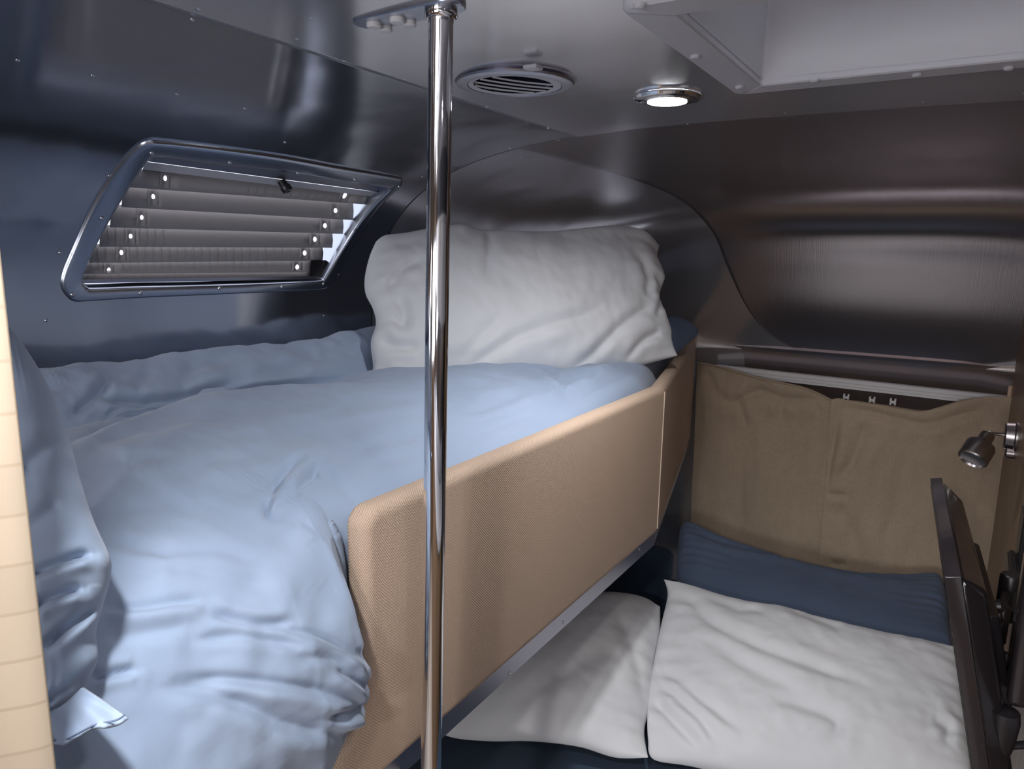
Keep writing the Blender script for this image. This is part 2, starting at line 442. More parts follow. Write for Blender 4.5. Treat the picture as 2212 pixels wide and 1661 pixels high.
blind = thing('venetian_blind', 'closed grey slatted blind inside the slanted window, daylight showing at its ends', 'blind', on_shell(430, 605, .02))
slats = [((262, 366), (800, 424), (262, 403), (786, 441)), ((262, 404), (762, 440), (262, 447), (762, 475)),
         ((237, 446), (740, 474), (237, 491), (740, 505)), ((214, 490), (717, 504), (214, 533), (717, 535)),
         ((192, 532), (696, 534), (192, 568), (696, 563)), ((178, 567), (677, 562), (178, 592), (677, 588)),
         ((170, 590), (672, 587), (170, 612), (668, 600))]
dots = [((356, 377), (747, 420)), ((329, 425), (723, 455)), ((304, 470), (700, 488)), ((280, 511), (678, 518)), ((260, 547), (656, 548)), ((233, 590), (640, 578)), None]
for (tl, tr, bl, br), dd in zip(slats, dots):
    # slat: top edge lies further out than the bottom edge so that they overlap like louvres
    nU, nV = 44, 5
    Ptop = [on_shell(tl[0]+(tr[0]-tl[0])*u, tl[1]-5+(tr[1]-tl[1])*u, .026) for u in np.linspace(0, 1, nU)]
    Pbot = [on_shell(bl[0]+(br[0]-bl[0])*u, bl[1]+(br[1]-bl[1])*u, .014) for u in np.linspace(0, 1, nU)]
    b = bmesh.new()
    def pt(u, v):
        i = u*(nU-1); k = min(int(i), nU-2); f = i-k
        a = Ptop[k].lerp(Ptop[k+1], f); c = Pbot[k].lerp(Pbot[k+1], f); q = a.lerp(c, v)
        nn = shell_n(EYE+(q-EYE)*.98)
        return q + nn*.003*math.sin(math.pi*v)
    us = list(np.linspace(0, 1, 30)); holes = []
    if dd:
        for (hx, hy) in dd:
            u0 = (hx-tl[0])/(tr[0]-tl[0]); yt = tl[1]+(tr[1]-tl[1])*u0; yb = bl[1]+(br[1]-bl[1])*u0
            v0 = min(max((hy-yt)/(yb-yt), .3), .7); w = 11/(tr[0]-tl[0]); us = [q for q in us if abs(q-u0) > w*1.6]+[u0-w, u0+w]
            holes.append((u0, v0, w, 8.5/(yb-yt)))
    us = sorted(us)
    for a, c in zip(us, us[1:]):
        h = [q for q in holes if abs((a+c)/2-q[0]) < 1e-3]
        if not h:
            vs_ = [b.verts.new(pt(*q)) for q in ((a, 0), (c, 0), (c, .5), (c, 1), (a, 1), (a, .5))]
            b.faces.new(vs_); continue
        u0, v0, w, hv = h[0]
        ringo = []; ringi = []
        for i in range(16):
            an = 2*math.pi*i/16; ca, sa = math.cos(an), math.sin(an); mx = max(abs(ca), abs(sa))
            uu = u0+w*ca/mx; sv = sa/mx; vv2 = v0+(sv*(1-v0) if sv > 0 else sv*v0)
            ringo.append(b.verts.new(pt(uu, vv2)))
            ringi.append(b.verts.new(pt(u0+(4.2/(tr[0]-tl[0]))*ca, v0+hv*.55*sa)))
        for i in range(16):
            j = (i+1) % 16; b.faces.new((ringo[i], ringo[j], ringi[j], ringi[i]))
    bmesh.ops.remove_doubles(b, verts=b.verts, dist=.0002)
    so = bm_obj('slat', b, M['slat'], blind)
    sm = so.modifiers.new('thickness', 'SOLIDIFY'); sm.thickness = .0011
def px_bar(name, quad, off0, off1, m, parent, n=12, bev=.0015):
    """a rail that follows the shell between four picture corners (tl,tr,br,bl), from depth off0 to off1"""
    tl, tr, br, bl = quad; b = bmesh.new(); rr = []
    for u in np.linspace(0, 1, n):
        t = (tl[0]+(tr[0]-tl[0])*u, tl[1]+(tr[1]-tl[1])*u); c = (bl[0]+(br[0]-bl[0])*u, bl[1]+(br[1]-bl[1])*u)
        rr.append([b.verts.new(on_shell(*q)) for q in ((*t, off0), (*c, off0), (*c, off1), (*t, off1))])
    for a, c in zip(rr, rr[1:]):
        for i in range(4): b.faces.new((a[i], a[(i+1) % 4], c[(i+1) % 4], c[i]))
    b.faces.new(rr[0]); b.faces.new(rr[-1])
    return bm_obj(name, b, m, parent)
px_bar('head_rail', ((318, 328), (832, 392), (812, 414), (312, 348)), .004, .026, M['rail'], blind)
px_bar('valance', ((314, 349), (815, 415), (800, 424), (308, 366)), .008, .026, M['plastic'], blind)
px_bar('bottom_rail', ((172, 604), (685, 596), (690, 603), (172, 612)), .004, .02, M['rail'], blind)
px_bar('end_bracket', ((672, 562), (704, 562), (692, 604), (668, 604)), .012, .022, M['black'], blind, 4)
px_bar('end_bracket', ((812, 400), (842, 402), (822, 424), (806, 418)), .012, .022, M['frame'], blind, 4)
kp = on_shell(608, 392, .006); kn = shell_n(EYE+(kp-EYE)*.97)
b = bmesh.new(); lathe(b, kp, (kn+Vector((0, .25, 0))).normalized(), [(.009, 0), (.009, .012), (.0115, .013), (.0115, .022), (.0095, .025), (.004, .025), (.004, .021)], 24)
bm_obj('knob', b, M['black'], blind)

# ------------------------------------------------------------------ ceiling fittings
CZ = H+.27
def downlight(x, y, label, visible=True):
    z = shell_pt(min(y, 1.5), th_of_x(x)).z-.001
    t = thing('ceiling_light', label, 'ceiling light', (x, y, z), 'round ceiling lights')
    b = bmesh.new(); lathe(b, (x, y, z), (0, 0, -1), [(.056, 0), (.058, .003), (.0555, .006), (.048, .0075), (.040, .007), (.036, .009), (.0335, .009)], 64, cap=False)
    bm_obj('trim_ring', b, M['chrome'], t)
    b = bmesh.new(); lathe(b, (x, y, z), (0, 0, -1), [(.0335, .0055), (.0335, .0105), (.026, .012), (.001, .0125)], 48)
    bm_obj('lens', b, M['lens'], t)
    return t
def disc_light(name, x, y, z, power, col=(1, 1, 1), r=.07, spread=115):
    l = bpy.data.lights.new(name, 'AREA'); l.shape = 'DISK'; l.size = r; l.energy = power; l.color = col; l.spread = math.radians(spread)
    o = bpy.data.objects.new(name, l); C.objects.link(o); o.location = (x, y, z); return o
LX, LY = -.465, 1.255
downlight(LX, LY, 'lit round ceiling light with chrome rim, beside the roof hatch frame')
disc_light('ceiling_lamp_glow', LX, LY, CZ-.016, 3.9, (.96, .97, 1), spread=145)
downlight(-.38, .10, 'lit round ceiling light nearer the bunk foot, before the pole')
disc_light('ceiling_lamp_glow', -.38, .10, CZ-.016, 6.2, (.95, .97, 1), spread=140)
downlight(.10, .34, 'lit round ceiling light over the aisle, between the roof hatch and the overhead locker')
disc_light('ceiling_lamp_glow', .10, .34, CZ-.016, 13., (1, .95, .93), spread=175)
downlight(-.1, -.85, 'lit round ceiling light farthest behind the camera')
disc_light('ceiling_lamp_glow', -.1, -.85, CZ-.016, 16., (1, .94, .92), spread=175)

# round vent
vp = on_z(1112, 170, CZ); VX, VY = vp.x, vp.y; VR = .093
vent = thing('ceiling_vent', 'round grey ceiling air vent with curved louvres, behind the pole', 'vent', (VX, VY, CZ))
b = bmesh.new(); lathe(b, (VX, VY, CZ), (0, 0, -1), [(VR+.004, -.001), (VR+.005, .002), (VR, .004), (VR-.002, .005), (VR+.001, .007), (VR-.001, .010), (VR-.008, .012), (VR-.018, .0115), (VR-.020, .009)], 80, cap=False)
bm_obj('vent_rim', b, M['rail'], vent)
ang = math.radians(57)      # louvres run slightly across the cabin
ux, uy = Vector((math.cos(ang), math.sin(ang), 0)), Vector((-math.sin(ang), math.cos(ang), 0))
b = bmesh.new()             # face plate with an eccentric oval opening
ri = VR-.0195; n = 72; outer = []; inner = []
cI = Vector((VX, VY, 0)) - ux*.002
for i in range(n):
    a = 2*math.pi*i/n
    outer.append(b.verts.new((VX+ri*math.cos(a), VY+ri*math.sin(a), CZ-.0105)))
    q = cI + ux*(.064*math.cos(a)) + uy*(.058*math.sin(a)); inner.append(b.verts.new((q.x, q.y, CZ-.0100)))
off_i = min(range(n), key=lambda k: (inner[k].co-outer[0].co).length)
for i in range(n): b.faces.new((outer[i], outer[(i+1) % n], inner[(i+1+off_i) % n], inner[(i+off_i) % n]))
bm_obj('face_plate', b, M['plastic'], vent)
b = bmesh.new(); lathe(b, (VX, VY, CZ), (0, 0, -1), [(VR-.026, .0085), (VR-.026, -.05), (.001, -.05)], 48, cap=False); bm_obj('duct', b, M['dark'], vent)
for k in range(4):
    s = -.033+.022*k; hw = math.sqrt(max(.058**2-s*s, 0))*1.09
    b = bmesh.new(); rows = []
    for t in np.linspace(-1, 1, 17):
        q = cI + ux*(hw*t) + uy*(s + .006*(1-t*t))
        rows.append([b.verts.new((q.x, q.y, CZ-.0112)), b.verts.new((q.x-uy.x*.002, q.y-uy.y*.002, CZ-.0094)),
                     b.verts.new((q.x-uy.x*.0032, q.y-uy.y*.0032, CZ-.0094)), b.verts.new((q.x-uy.x*.0014, q.y-uy.y*.0014, CZ-.0114))])
    for a, c in zip(rows, rows[1:]):
        for i in range(4): b.faces.new((a[i], a[(i+1) % 4], c[(i+1) % 4], c[i]))
    bm_obj('louvre', b, M['plastic'], vent)
tp = on_z(1150, 146, CZ-.012)
b = bmesh.new(); box(b, (tp.x-.011, tp.y-.009, CZ-.0145), (tp.x+.011, tp.y+.012, CZ-.009), .002); bm_obj('lever', b, M['plastic'], vent)

# roof hatch
FZ = CZ-.013
hatch = thing('roof_hatch', 'pale grey rectangular roof hatch frame screwed to the ceiling', 'roof hatch', ((HX0+HX1)/2, (HY0+HY1)/2, FZ))
def rrect(x0, x1, y0, y1, r, z, n=8):
    out = []
    for cx, cy, a0 in ((x1-r, y1-r, 0), (x0+r, y1-r, 90), (x0+r, y0+r, 180), (x1-r, y0+r, 270)):
        for i in range(n+1):
            a = math.radians(a0+90*i/n); out.append((cx+r*math.cos(a), cy+r*math.sin(a), z))
    return out
W = .05
b = bmesh.new(); rr = []
for ins, z in ((0, CZ-.0005), (0, FZ+.003), (.003, FZ), (W-.002, FZ), (W, FZ+.002), (W, FZ+.02)):
    rr.append([b.verts.new(p) for p in rrect(HX0+ins, HX1-ins, HY0+ins, HY1-ins, max(.02-ins*.3, .006), z)])
for a, c in zip(rr, rr[1:]):
    for i in range(len(a)): b.faces.new((a[i], a[(i+1) % len(a)], c[(i+1) % len(a)], c[i]))
bm_obj('flange', b, M['plastic'], hatch)
b = bmesh.new(); rr = []
for ins, z in ((W+.0005, FZ+.01), (W+.002, FZ+.14)):
    rr.append([b.verts.new(p) for p in rrect(HX0+ins, HX1-ins, HY0+ins, HY1-ins, .006, z)])
for a, c in zip(rr, rr[1:]):
    for i in range(len(a)): b.faces.new((a[i], a[(i+1) % len(a)], c[(i+1) % len(a)], c[i]))
bm_obj('well', b, M['well'], hatch)
b = bmesh.new(); b.faces.new([b.verts.new(p) for p in rrect(HX0+W+.002, HX1-W-.002, HY0+W+.002, HY1-W-.002, .006, FZ+.138)]); bm_obj('lid', b, M['lid'], hatch)
for px, py in [(1382, 10), (1502, 120), (1598, 186), (1760, 172), (1981, 160), (2178, 149)]:
    p = on_z(px, py, FZ); p.x = max(p.x, HX0+.012); p.y = min(p.y, HY1-.014)
    b = bmesh.new(); lathe(b, p, (0, 0, -1), [(.0065, 0), (.0065, .002), (.0045, .004), (.002, .0042)], 16); bm_obj('screw', b, M['plastic'], hatch)
kp = Vector((-.215, .925, CZ+.06))
b = bmesh.new(); lathe(b, kp, (0, 0, 1), [(.013, -.034), (.0155, -.031), (.0155, .0), (.011, .004), (.011, .066)], 28); bm_obj('knob', b, M['black'], hatch)

# ------------------------------------------------------------------ pole
ptop = on_z(953, 24, CZ-.006); dp = (ptop-EYE).dot(FWD)
rbot = ray(931, 1661); pb = EYE + rbot*((ptop.y+.002)/rbot.y)
pdir = (pb-ptop).normalized(); PR = .0141
pole_foot = ptop + pdir*((ptop.z)/(-pdir.z))
pole = thing('support_pole', 'shiny chrome pole from floor to ceiling in front of the bunk guard', 'pole', pole_foot)
b = bmesh.new(); tube(b, [ptop+pdir*.004, ptop+pdir*.6, pole_foot], PR, 48); bm_obj('tube', b, M['chrome'], pole)
pl0, pl1 = on_z(800, 52, CZ-.006), on_z(966, 18, CZ-.006)
d = (pl1-pl0); d.z = 0; d = d.normalized(); nrm = Vector((-d.y, d.x, 0)); pr = .021
def obround(b, c0, c1, r, z):
    out = []
    for i in range(17): a = math.radians(90+180*i/16); out.append(b.verts.new(Vector((c0.x, c0.y, z))+d*(r*math.cos(a))+nrm*(r*math.sin(a))))
    for i in range(17): a = math.radians(-90+180*i/16); out.append(b.verts.new(Vector((c1.x, c1.y, z))+d*(r*math.cos(a))+nrm*(r*math.sin(a))))
    return out
b = bmesh.new(); rr = [obround(b, pl0, pl1, r, z) for r, z in ((pr, CZ-.0005), (pr, CZ-.005), (pr-.0015, CZ-.0062))]
for a, c in zip(rr, rr[1:]):
    for i in range(len(a)): b.faces.new((a[i], a[(i+1) % len(a)], c[(i+1) % len(a)], c[i]))
b.faces.new(rr[-1]); bm_obj('mounting_plate', b, M['frame'], pole)
b = bmesh.new(); lathe(b, ptop, pdir, [(.0185, .0), (.0185, .006), (.0165, .009), (.0145, .009), (.0143, .012)], 40, cap=False); bm_obj('collar', b, M['chrome'], pole)
for px, py in [(808, 50), (832, 59), (858, 39), (883, 47)]:
    p = on_z(px, py, CZ-.006)
    b = bmesh.new(); lathe(b, p, (0, 0, -1), [(.0088, 0), (.0088, .004), (.0075, .0055), (.002, .0057)], 28); bm_obj('screw_cap', b, M['track'], pole)
fz = ptop + pdir*((ptop.z-(H-.735))/(-pdir.z))
b = bmesh.new(); lathe(b, fz+pdir*0, pdir, [(PR+.001, -.012), (PR+.003, -.01), (PR+.003, .01), (PR+.001, .012)], 32)
box(b, (fz.x-.075, fz.y-.008, fz.z-.011), (fz.x-PR*.6, fz.y+.008, fz.z+.011), .002)
lathe(b, (fz.x+PR+.002, fz.y+.006, fz.z), (.3, -1, 0), [(.009, -.006), (.009, .006), (.006, .010)], 16)
bm_obj('clamp', b, M['nickel'], pole)

# ------------------------------------------------------------------ upper bunk
ZT, ZB, ZL = H-.320, H-.705, H-.640        # guard top, bottom, low part top
GX, GT, YB, SH = -.60, .040, 1.707, .2386
YE = 2.73
def bend(y): return -(max(y-YB, 0))*SH
bunk = thing('bunk_bed', 'upper bunk with tan woven padded guard board and grey metal bottom rail', 'bunk bed', (-1.0, 1.3, ZB))
YN = .640
out2 = []
def arc2(cx, cz, r, a0, a1, n=10):
    for i in range(n+1):
        a = math.radians(a0+(a1-a0)*i/n); out2.append((cx+r*math.cos(a), cz+r*math.sin(a)))
out2.append((.02, ZB)); out2.append((.02, ZL))
rc = .10
arc2(YN-rc, ZL+rc, rc, -90, 0, 12)         # concave inner corner
arc2(YN+.027, ZT-.027, .027, 180, 90, 10)  # rounded top corner
out2.append((YE, ZT)); out2.append((YE, ZB))
def densify(o, step=.03):
    r = []
    for a, c in zip(o, o[1:]+o[:1]):
        n = max(1, int(math.dist(a, c)/step))
        for i in range(n): r.append((a[0]+(c[0]-a[0])*i/n, a[1]+(c[1]-a[1])*i/n))
    return r
o2 = densify(out2)
def offset2(poly, d):
    P = np.array(poly); n = len(P); T = np.roll(P, -1, 0)-np.roll(P, 1, 0); T /= np.linalg.norm(T, axis=1)[:, None]
    Nn = np.stack([T[:, 1], -T[:, 0]], 1)      # inward for this winding
    return P+Nn*d
area = sum(a[0]*c[1]-c[0]*a[1] for a, c in zip(o2, o2[1:]+o2[:1]))
sgn = -1 if area > 0 else 1
b = bmesh.new(); rr = []
rad = .017
for k in range(0, 7):
    a = math.pi/2*k/6; q = offset2(o2, sgn*rad*(1-math.cos(a))*-1 if False else sgn*rad*(1-math.sin(a)) if False else sgn*rad*(1-math.cos(math.pi/2-a)) )
    rr.append((q, GX-rad+rad*math.cos(math.pi/2-a) if False else GX-rad+rad*math.sin(math.pi/2-a)))
# rr goes from front (x=GX, inset=rad) ... build explicitly instead
rr = []
for k in range(7):
    a = math.pi/2*k/6; rr.append((offset2(o2, sgn*rad*(1-math.sin(a))), GX-rad*(1-math.cos(a))))
for k in range(7):
    a = math.pi/2*k/6; rr.append((offset2(o2, sgn*rad*.8*(1-math.cos(a))), GX-GT+rad*.8*(1-math.sin(a))))
vr = [[b.verts.new((x, p[0], p[1])) for p in q] for q, x in rr]
n = len(o2)
for a, c in zip(vr, vr[1:]):
    for i in range(n): b.faces.new((a[i], a[(i+1) % n], c[(i+1) % n], c[i]))
b.faces.new(vr[0]); b.faces.new(vr[-1])
for y in [YB-.02, YB-.01, YB, YB+.01, YB+.02]+list(np.arange(.8, 2.7, .1)):
    g_ = b.verts[:]+b.edges[:]+b.faces[:]; bmesh.ops.bisect_plane(b, geom=g_, plane_co=(0, y, 0), plane_no=(0, 1, 0), dist=1e-5)
for v in b.verts: v.co.x += bend(v.co.y)
bmesh.ops.triangulate(b, faces=[f for f in b.faces if len(f.verts) > 4])
guard = bm_obj('guard_board', b, M['tan'], bunk)
# welt seams
def welt(pts, r=.0016):
    b = bmesh.new(); tube(b, pts, r, 8); return bm_obj('piping', b, M['thread'], guard)
welt([(GX+.0005, YB+.001, z) for z in np.linspace(ZB+.016, ZT-.012, 16)])
bp = [q for q in densify(out2[1:-2], .02)]
q2 = offset2(o2, sgn*(rad*.62)); 
sel = [i for i, p in enumerate(o2) if p[1] > ZL-.001 and .03 < p[0] < 2.68 and not (p[1] < ZB+.01)]
pts = [(GX-.0028+bend(q2[i][0]), q2[i][0], q2[i][1]) for i in sel]
welt(pts, .0011)
# small worn scuff near the guard corner
# metal rail along the bottom
RZ0, RZ1 = ZB-.034, ZB+.004
b = bmesh.new()
def rail_pts(y): return y
ysr = list(np.linspace(.02, YB, 12))+list(np.linspace(YB+.02, YE, 10)); rr = []
for y in ysr:
    x = GX-.006+bend(y)
    rr.append([b.verts.new((x, y, RZ1)), b.verts.new((x, y, RZ0+.003)), b.verts.new((x-.003, y, RZ0)), b.verts.new((x-.035, y, RZ0)), b.verts.new((x-.035, y, RZ0+.003)), b.verts.new((x-.004, y, RZ1))])
for a, c in zip(rr, rr[1:]):
    for i in range(6): b.faces.new((a[i], a[(i+1) % 6], c[(i+1) % 6], c[i]))
b.faces.new(rr[0]); b.faces.new(rr[-1])
rail = bm_obj('bottom_rail', b, M['rail'], bunk)
for px, py in [(1217, 1344), (1100, 1454), (1382, 1186)]:
    p = on_x(px, py, GX-.006); p.z = min(max(p.z, RZ0+.008), RZ1-.010)
    b = bmesh.new(); lathe(b, (GX-.006, p.y, p.z), (1, 0, 0), [(.0032, -.0005), (.0032, .0006), (.002, .0018)], 12); bm_obj('screw', b, M['rivet'], rail)
b = bmesh.new()
pl = [(-1.385, .05), (GX-.045, .05), (GX-.045, YB), (GX-.045+bend(2.45), 2.45), (-.95, 2.70), (-1.1, 2.58), (-1.28, 2.2), (-1.36, 1.9), (-1.385, 1.6)]
t0 = [b.verts.new((x, y, H-.72)) for x, y in pl]; t1 = [b.verts.new((x, y, H-.67)) for x, y in pl]
b.faces.new(t0); b.faces.new(t1)
for i in range(len(pl)): b.faces.new((t0[i], t0[(i+1) % len(pl)], t1[(i+1) % len(pl)], t1[i]))
bm_obj('platform', b, M['rail'], bunk, False)
b = bmesh.new()
pm = [(-1.36, .07), (GX-.060, .07), (GX-.060, YB), (GX-.060+bend(2.4), 2.4), (-.95, 2.62), (-1.08, 2.52), (-1.24, 2.2), (-1.32, 1.9), (-1.36, 1.6)]
t0 = [b.verts.new((x, y, H-.668)) for x, y in pm]; t1 = [b.verts.new((x, y, H-.46)) for x, y in pm]
b.faces.new(t0); b.faces.new(t1)
for i in range(len(pm)): b.faces.new((t0[i], t0[(i+1) % len(pm)], t1[(i+1) % len(pm)], t1[i]))
bmesh.ops.bevel(b, geom=b.edges[:], offset=.02, segments=3, affect='EDGES')
mo = bm_obj('mattress', b, M['matt']); tag(mo, 'pale mattress under the steel blue duvet on the upper bunk', 'mattress')

# ------------------------------------------------------------------ duvet
def lerp_st(stations, y):
    ys = [s[0] for s in stations]; A = np.array([s[1] for s in stations], float)
    out = np.zeros(A.shape[1:])
    for i in range(A.shape[1]):
        for j in range(A.shape[2]): out[i, j] = np.interp(y, ys, A[:, i, j])
    return out
h = H
NR = [(-1.375, -.37), (-1.36, -.27), (-1.30, -.212), (-1.225, -.245), (-1.185, -.292), (-1.12, -.278), (-.95, -.282), (-.80, -.310)]
S = [
 (.02, NR[:4]+[(-1.19, -.27), (-1.1, -.275), (-.95, -.285), (-.80, -.315), (-.69, -.355), (-.61, -.43), (-.572, -.52), (-.575, -.60), (-.605, -.655), (-.64, -.66)]),
 (.30, NR[:4]+[(-1.19, -.28), (-1.1, -.275), (-.95, -.28), (-.80, -.305), (-.69, -.335), (-.61, -.41), (-.568, -.51), (-.568, -.59), (-.595, -.65), (-.64, -.66)]),
 (.52, NR+[(-.70, -.325), (-.615, -.375), (-.572, -.475), (-.566, -.56), (-.590, -.63), (-.64, -.65)]),
 (.60, NR+[(-.72, -.315), (-.65, -.338), (-.600, -.42), (-.585, -.53), (-.610, -.61), (-.65, -.64)]),
 (.635, NR+[(-.73, -.315), (-.685, -.330), (-.665, -.36), (-.655, -.42), (-.66, -.48), (-.67, -.52)]),
 (.70, NR+[(-.74, -.320), (-.70, -.333), (-.672, -.350), (-.657, -.38), (-.656, -.42), (-.66, -.46)]),
 (1.2, NR+[(-.74, -.330), (-.70, -.340), (-.672, -.352), (-.657, -.38), (-.656, -.42), (-.66, -.46)]),
 (1.71, NR[:7]+[(-.85, -.31)]+[(-.76, -.302), (-.70, -.312), (-.675, -.335), (-.665, -.37), (-.665, -.42), (-.67, -.46)]),
 (2.1, [(-1.29, -.37), (-1.27, -.27), (-1.22, -.232), (-1.15, -.265), (-1.12, -.29), (-1.07, -.28), (-.98, -.29), (-.90, -.285), (-.83, -.275), (-.79, -.288), (-.775, -.32), (-.765, -.38), (-.765, -.42), (-.77, -.46)]),
 (2.48, [(-1.13, -.37), (-1.12, -.30), (-1.10, -.27), (-1.07, -.27), (-1.04, -.28), (-1.01, -.28), (-.98, -.29), (-.95, -.30), (-.92, -.28), (-.90, -.29), (-.88, -.32), (-.87, -.38), (-.865, -.42), (-.865, -.46)]),
]
ny, nx = 640, 500
ysd = np.r_[np.linspace(.02, .58, 270, endpoint=False), np.linspace(.58, .72, 70, endpoint=False), np.linspace(.72, 2.48, 300)]
G = np.zeros((ny, nx, 3))
for i, y in enumerate(ysd):
    c = catmull(lerp_st(S, y), 14); c = resample(c, nx)
    G[i, :, 0] = c[:, 0]; G[i, :, 1] = y; G[i, :, 2] = c[:, 1]+h
def normals(G):
    du = np.gradient(G, axis=0); dv = np.gradient(G, axis=1); n = np.cross(du, dv); n /= np.linalg.norm(n, axis=2)[..., None]+1e-12; return n
Nn = normals(G)
if Nn[200, 150, 2] < 0: Nn = -Nn
flat = G.reshape(-1, 3); Q = project(flat)
cr = [
 ([(150, 968), (220, 935), (300, 905), (380, 880), (470, 858), (600, 838), (700, 828), (800, 820)], 8, .014, 1),
 ([(205, 850), (235, 868), (290, 872), (360, 868), (430, 852), (520, 828)], 9, .018),
 ([(150, 900), (180, 880), (215, 850), (235, 820)], 9, .010),
 ([(225, 915), (240, 895), (290, 888), (330, 870)], 6, .008),
 ([(520, 820), (620, 800), (700, 772), (760, 760)], 9, .007),
 ([(460, 860), (560, 842), (680, 832), (790, 822)], 5, .006),
 ([(600, 748), (640, 760), (690, 770)], 12, .010),
 ([(330, 790), (300, 830), (290, 860)], 12, .006), ([(420, 785), (400, 820), (380, 850)], 14, .006),
 ([(170, 1000), (300, 950), (450, 920), (560, 900)], 10, .003),
 ([(215, 1330), (300, 1326), (380, 1312), (440, 1305)], 10, .007, 1),
 ([(440, 1330), (500, 1345), (560, 1352), (630, 1346)], 9, .007, -1),
 ([(590, 1358), (660, 1370), (720, 1398), (770, 1435)], 7, .005, 1),
 ([(410, 1388), (500, 1378), (570, 1386), (640, 1396)], 9, .005),
 ([(215, 1392), (300, 1378), (400, 1360)], 14, .004),
 ([(380, 1470), (470, 1466), (570, 1474), (660, 1486), (740, 1510), (790, 1530)], 11, .008, 1),
 ([(330, 1486), (430, 1490), (520, 1520), (600, 1556), (680, 1575), (740, 1582)], 16, .008, 1),
 ([(190, 1476), (240, 1462), (290, 1452)], 8, .007),
 ([(700, 1440), (740, 1465), (800, 1500)], 8, .008), ([(745, 1395), (785, 1440), (806, 1490)], 9, .007),
 ([(690, 1550), (750, 1528), (802, 1506)], 9, .011, 1), ([(730, 1590), (770, 1555), (800, 1515)], 10, .008),
 ([(620, 1420), (700, 1425), (760, 1460)], 9, .004),
 ([(650, 1008), (610, 1035), (590, 1065), (575, 1100), (582, 1118), (610, 1120)], 8, .009, -1),
 ([(690, 1028), (660, 1048), (640, 1075), (625, 1090)], 7, .011, 1),
 ([(690, 1028), (715, 1042), (745, 1070), (780, 1112)], 10, .007, -1),
 ([(690, 1060), (660, 1080), (700, 1090)], 9, .006), ([(650, 1120), (690, 1150), (700, 1170)], 10, .005),
 ([(800, 1104), (830, 1078), (870, 1056), (912, 1040)], 7, .005, 1),
 ([(790, 1090), (830, 1060), (900, 1020)], 7, .006), ([(800, 1020), (850, 1000), (915, 990)], 10, .005),
 ([(350, 1000), (300, 1010), (275, 1030)], 10, .004), ([(400, 1030), (480, 1000), (600, 985)], 14, .004),
 ([(250, 1180), (300, 1200), (380, 1205)], 16, .004), ([(240, 1120), (330, 1100), (420, 1110)], 18, .003),
 ([(250, 1255), (360, 1245), (480, 1255), (600, 1275)], 12, .003), ([(300, 1215), (450, 1205), (560, 1220)], 14, .003),
 ([(980, 985), (1040, 945), (1110, 915), (1180, 900)], 12, .006), ([(1010, 900), (1080, 880), (1150, 862), (1220, 850)], 12, .007, 1),
 ([(1180, 815), (1205, 835), (1240, 832), (1290, 828)], 8, .012), ([(1225, 870), (1215, 850), (1260, 830), (1300, 820)], 8, .010),
 ([(1130, 830), (1190, 850), (1210, 870)], 9, .007), ([(1290, 850), (1340, 815), (1400, 800)], 12, .008),
 ([(1370, 800), (1385, 830), (1400, 850)], 8, .006), ([(700, 900), (800, 880), (900, 880)], 14, .004),
 ([(560, 940), (700, 930), (860, 935)], 14, .003), ([(760, 980), (840, 960), (915, 950)], 12, .004),
]
D = crease_disp(Q, [(c[0], c[1]*1.1, c[2]*.95)+tuple(c[3:]) for c in cr])
bulge = lambda cx, cy, rx, ry, a: a*np.exp(-(((Q[:, 0]-cx)/rx)**2+((Q[:, 1]-cy)/ry)**2))
D += bulge(1330, 835, 90, 30, .035) + bulge(1130, 850, 90, 25, .018) + bulge(760, 1480, 60, 60, .012) + bulge(660, 1000, 80, 30, .012)
def coarse(fn, k=4):
    """evaluate a slow smooth field on every k-th grid point and interpolate"""
    ia, ja = np.unique(np.r_[np.arange(0, ny, k), ny-1]), np.unique(np.r_[np.arange(0, nx, k), nx-1])
    A = fn(G[np.ix_(ia, ja)].reshape(-1, 3)).reshape(len(ia), len(ja))
    A = np.stack([np.interp(np.arange(nx), ja, r) for r in A]); return np.stack([np.interp(np.arange(ny), ia, A[:, q]) for q in range(nx)], 1).ravel()
wn = coarse(lambda f: fbm(f*np.array([1, .55, 1]), 7, 3, 3.))*.009 + coarse(lambda f: fbm(f*np.array([.6, 1.2, 1]), 19, 2, 9.), 3)*.0032
roll = np.clip((-1.2-flat[:, 0])/.05, 0, 1)
wn += roll*coarse(lambda f: fbm(f, 9, 3, 5.))*.012
yy = flat[:, 1]; xx = flat[:, 0]
# behind the guard the cloth may not pass through the board
lim = np.clip((.622-yy)/.04, 0, 1); edge = np.clip((-.70+np.where(yy > YB, (bend(1)*0)-(yy-YB)*SH, 0)-xx)/.05, 0, 1)
damp = np.maximum(lim, edge)
D = (D+wn)*(.15+.85*damp)+.008
G = (flat+Nn.reshape(-1, 3)*D[:, None])
lim_x = np.where(yy > .637, GX-GT-.006-np.clip(yy-YB, 0, 9)*SH, 9)
G[:, 0] = np.minimum(G[:, 0], lim_x)
G[:, 0] = np.maximum(G[:, 0], np.array([XC-AW*sc(y)[0]+.028 for y in yy]))
_g = G.reshape(ny, nx, 3); _q = np.cross(_g[301, 200]-_g[300, 200], _g[300, 201]-_g[300, 200])[2]
print('duvet normal', _q)
duvet = grid_mesh('duvet', _g, M['duvet'], flip=bool(_q < 0))
sm = duvet.modifiers.new('thickness', 'SOLIDIFY'); sm.thickness = .010; sm.offset = -1 
tag(duvet, 'rumpled steel blue duvet spread over the upper bunk and rolled up along the window wall', 'duvet')

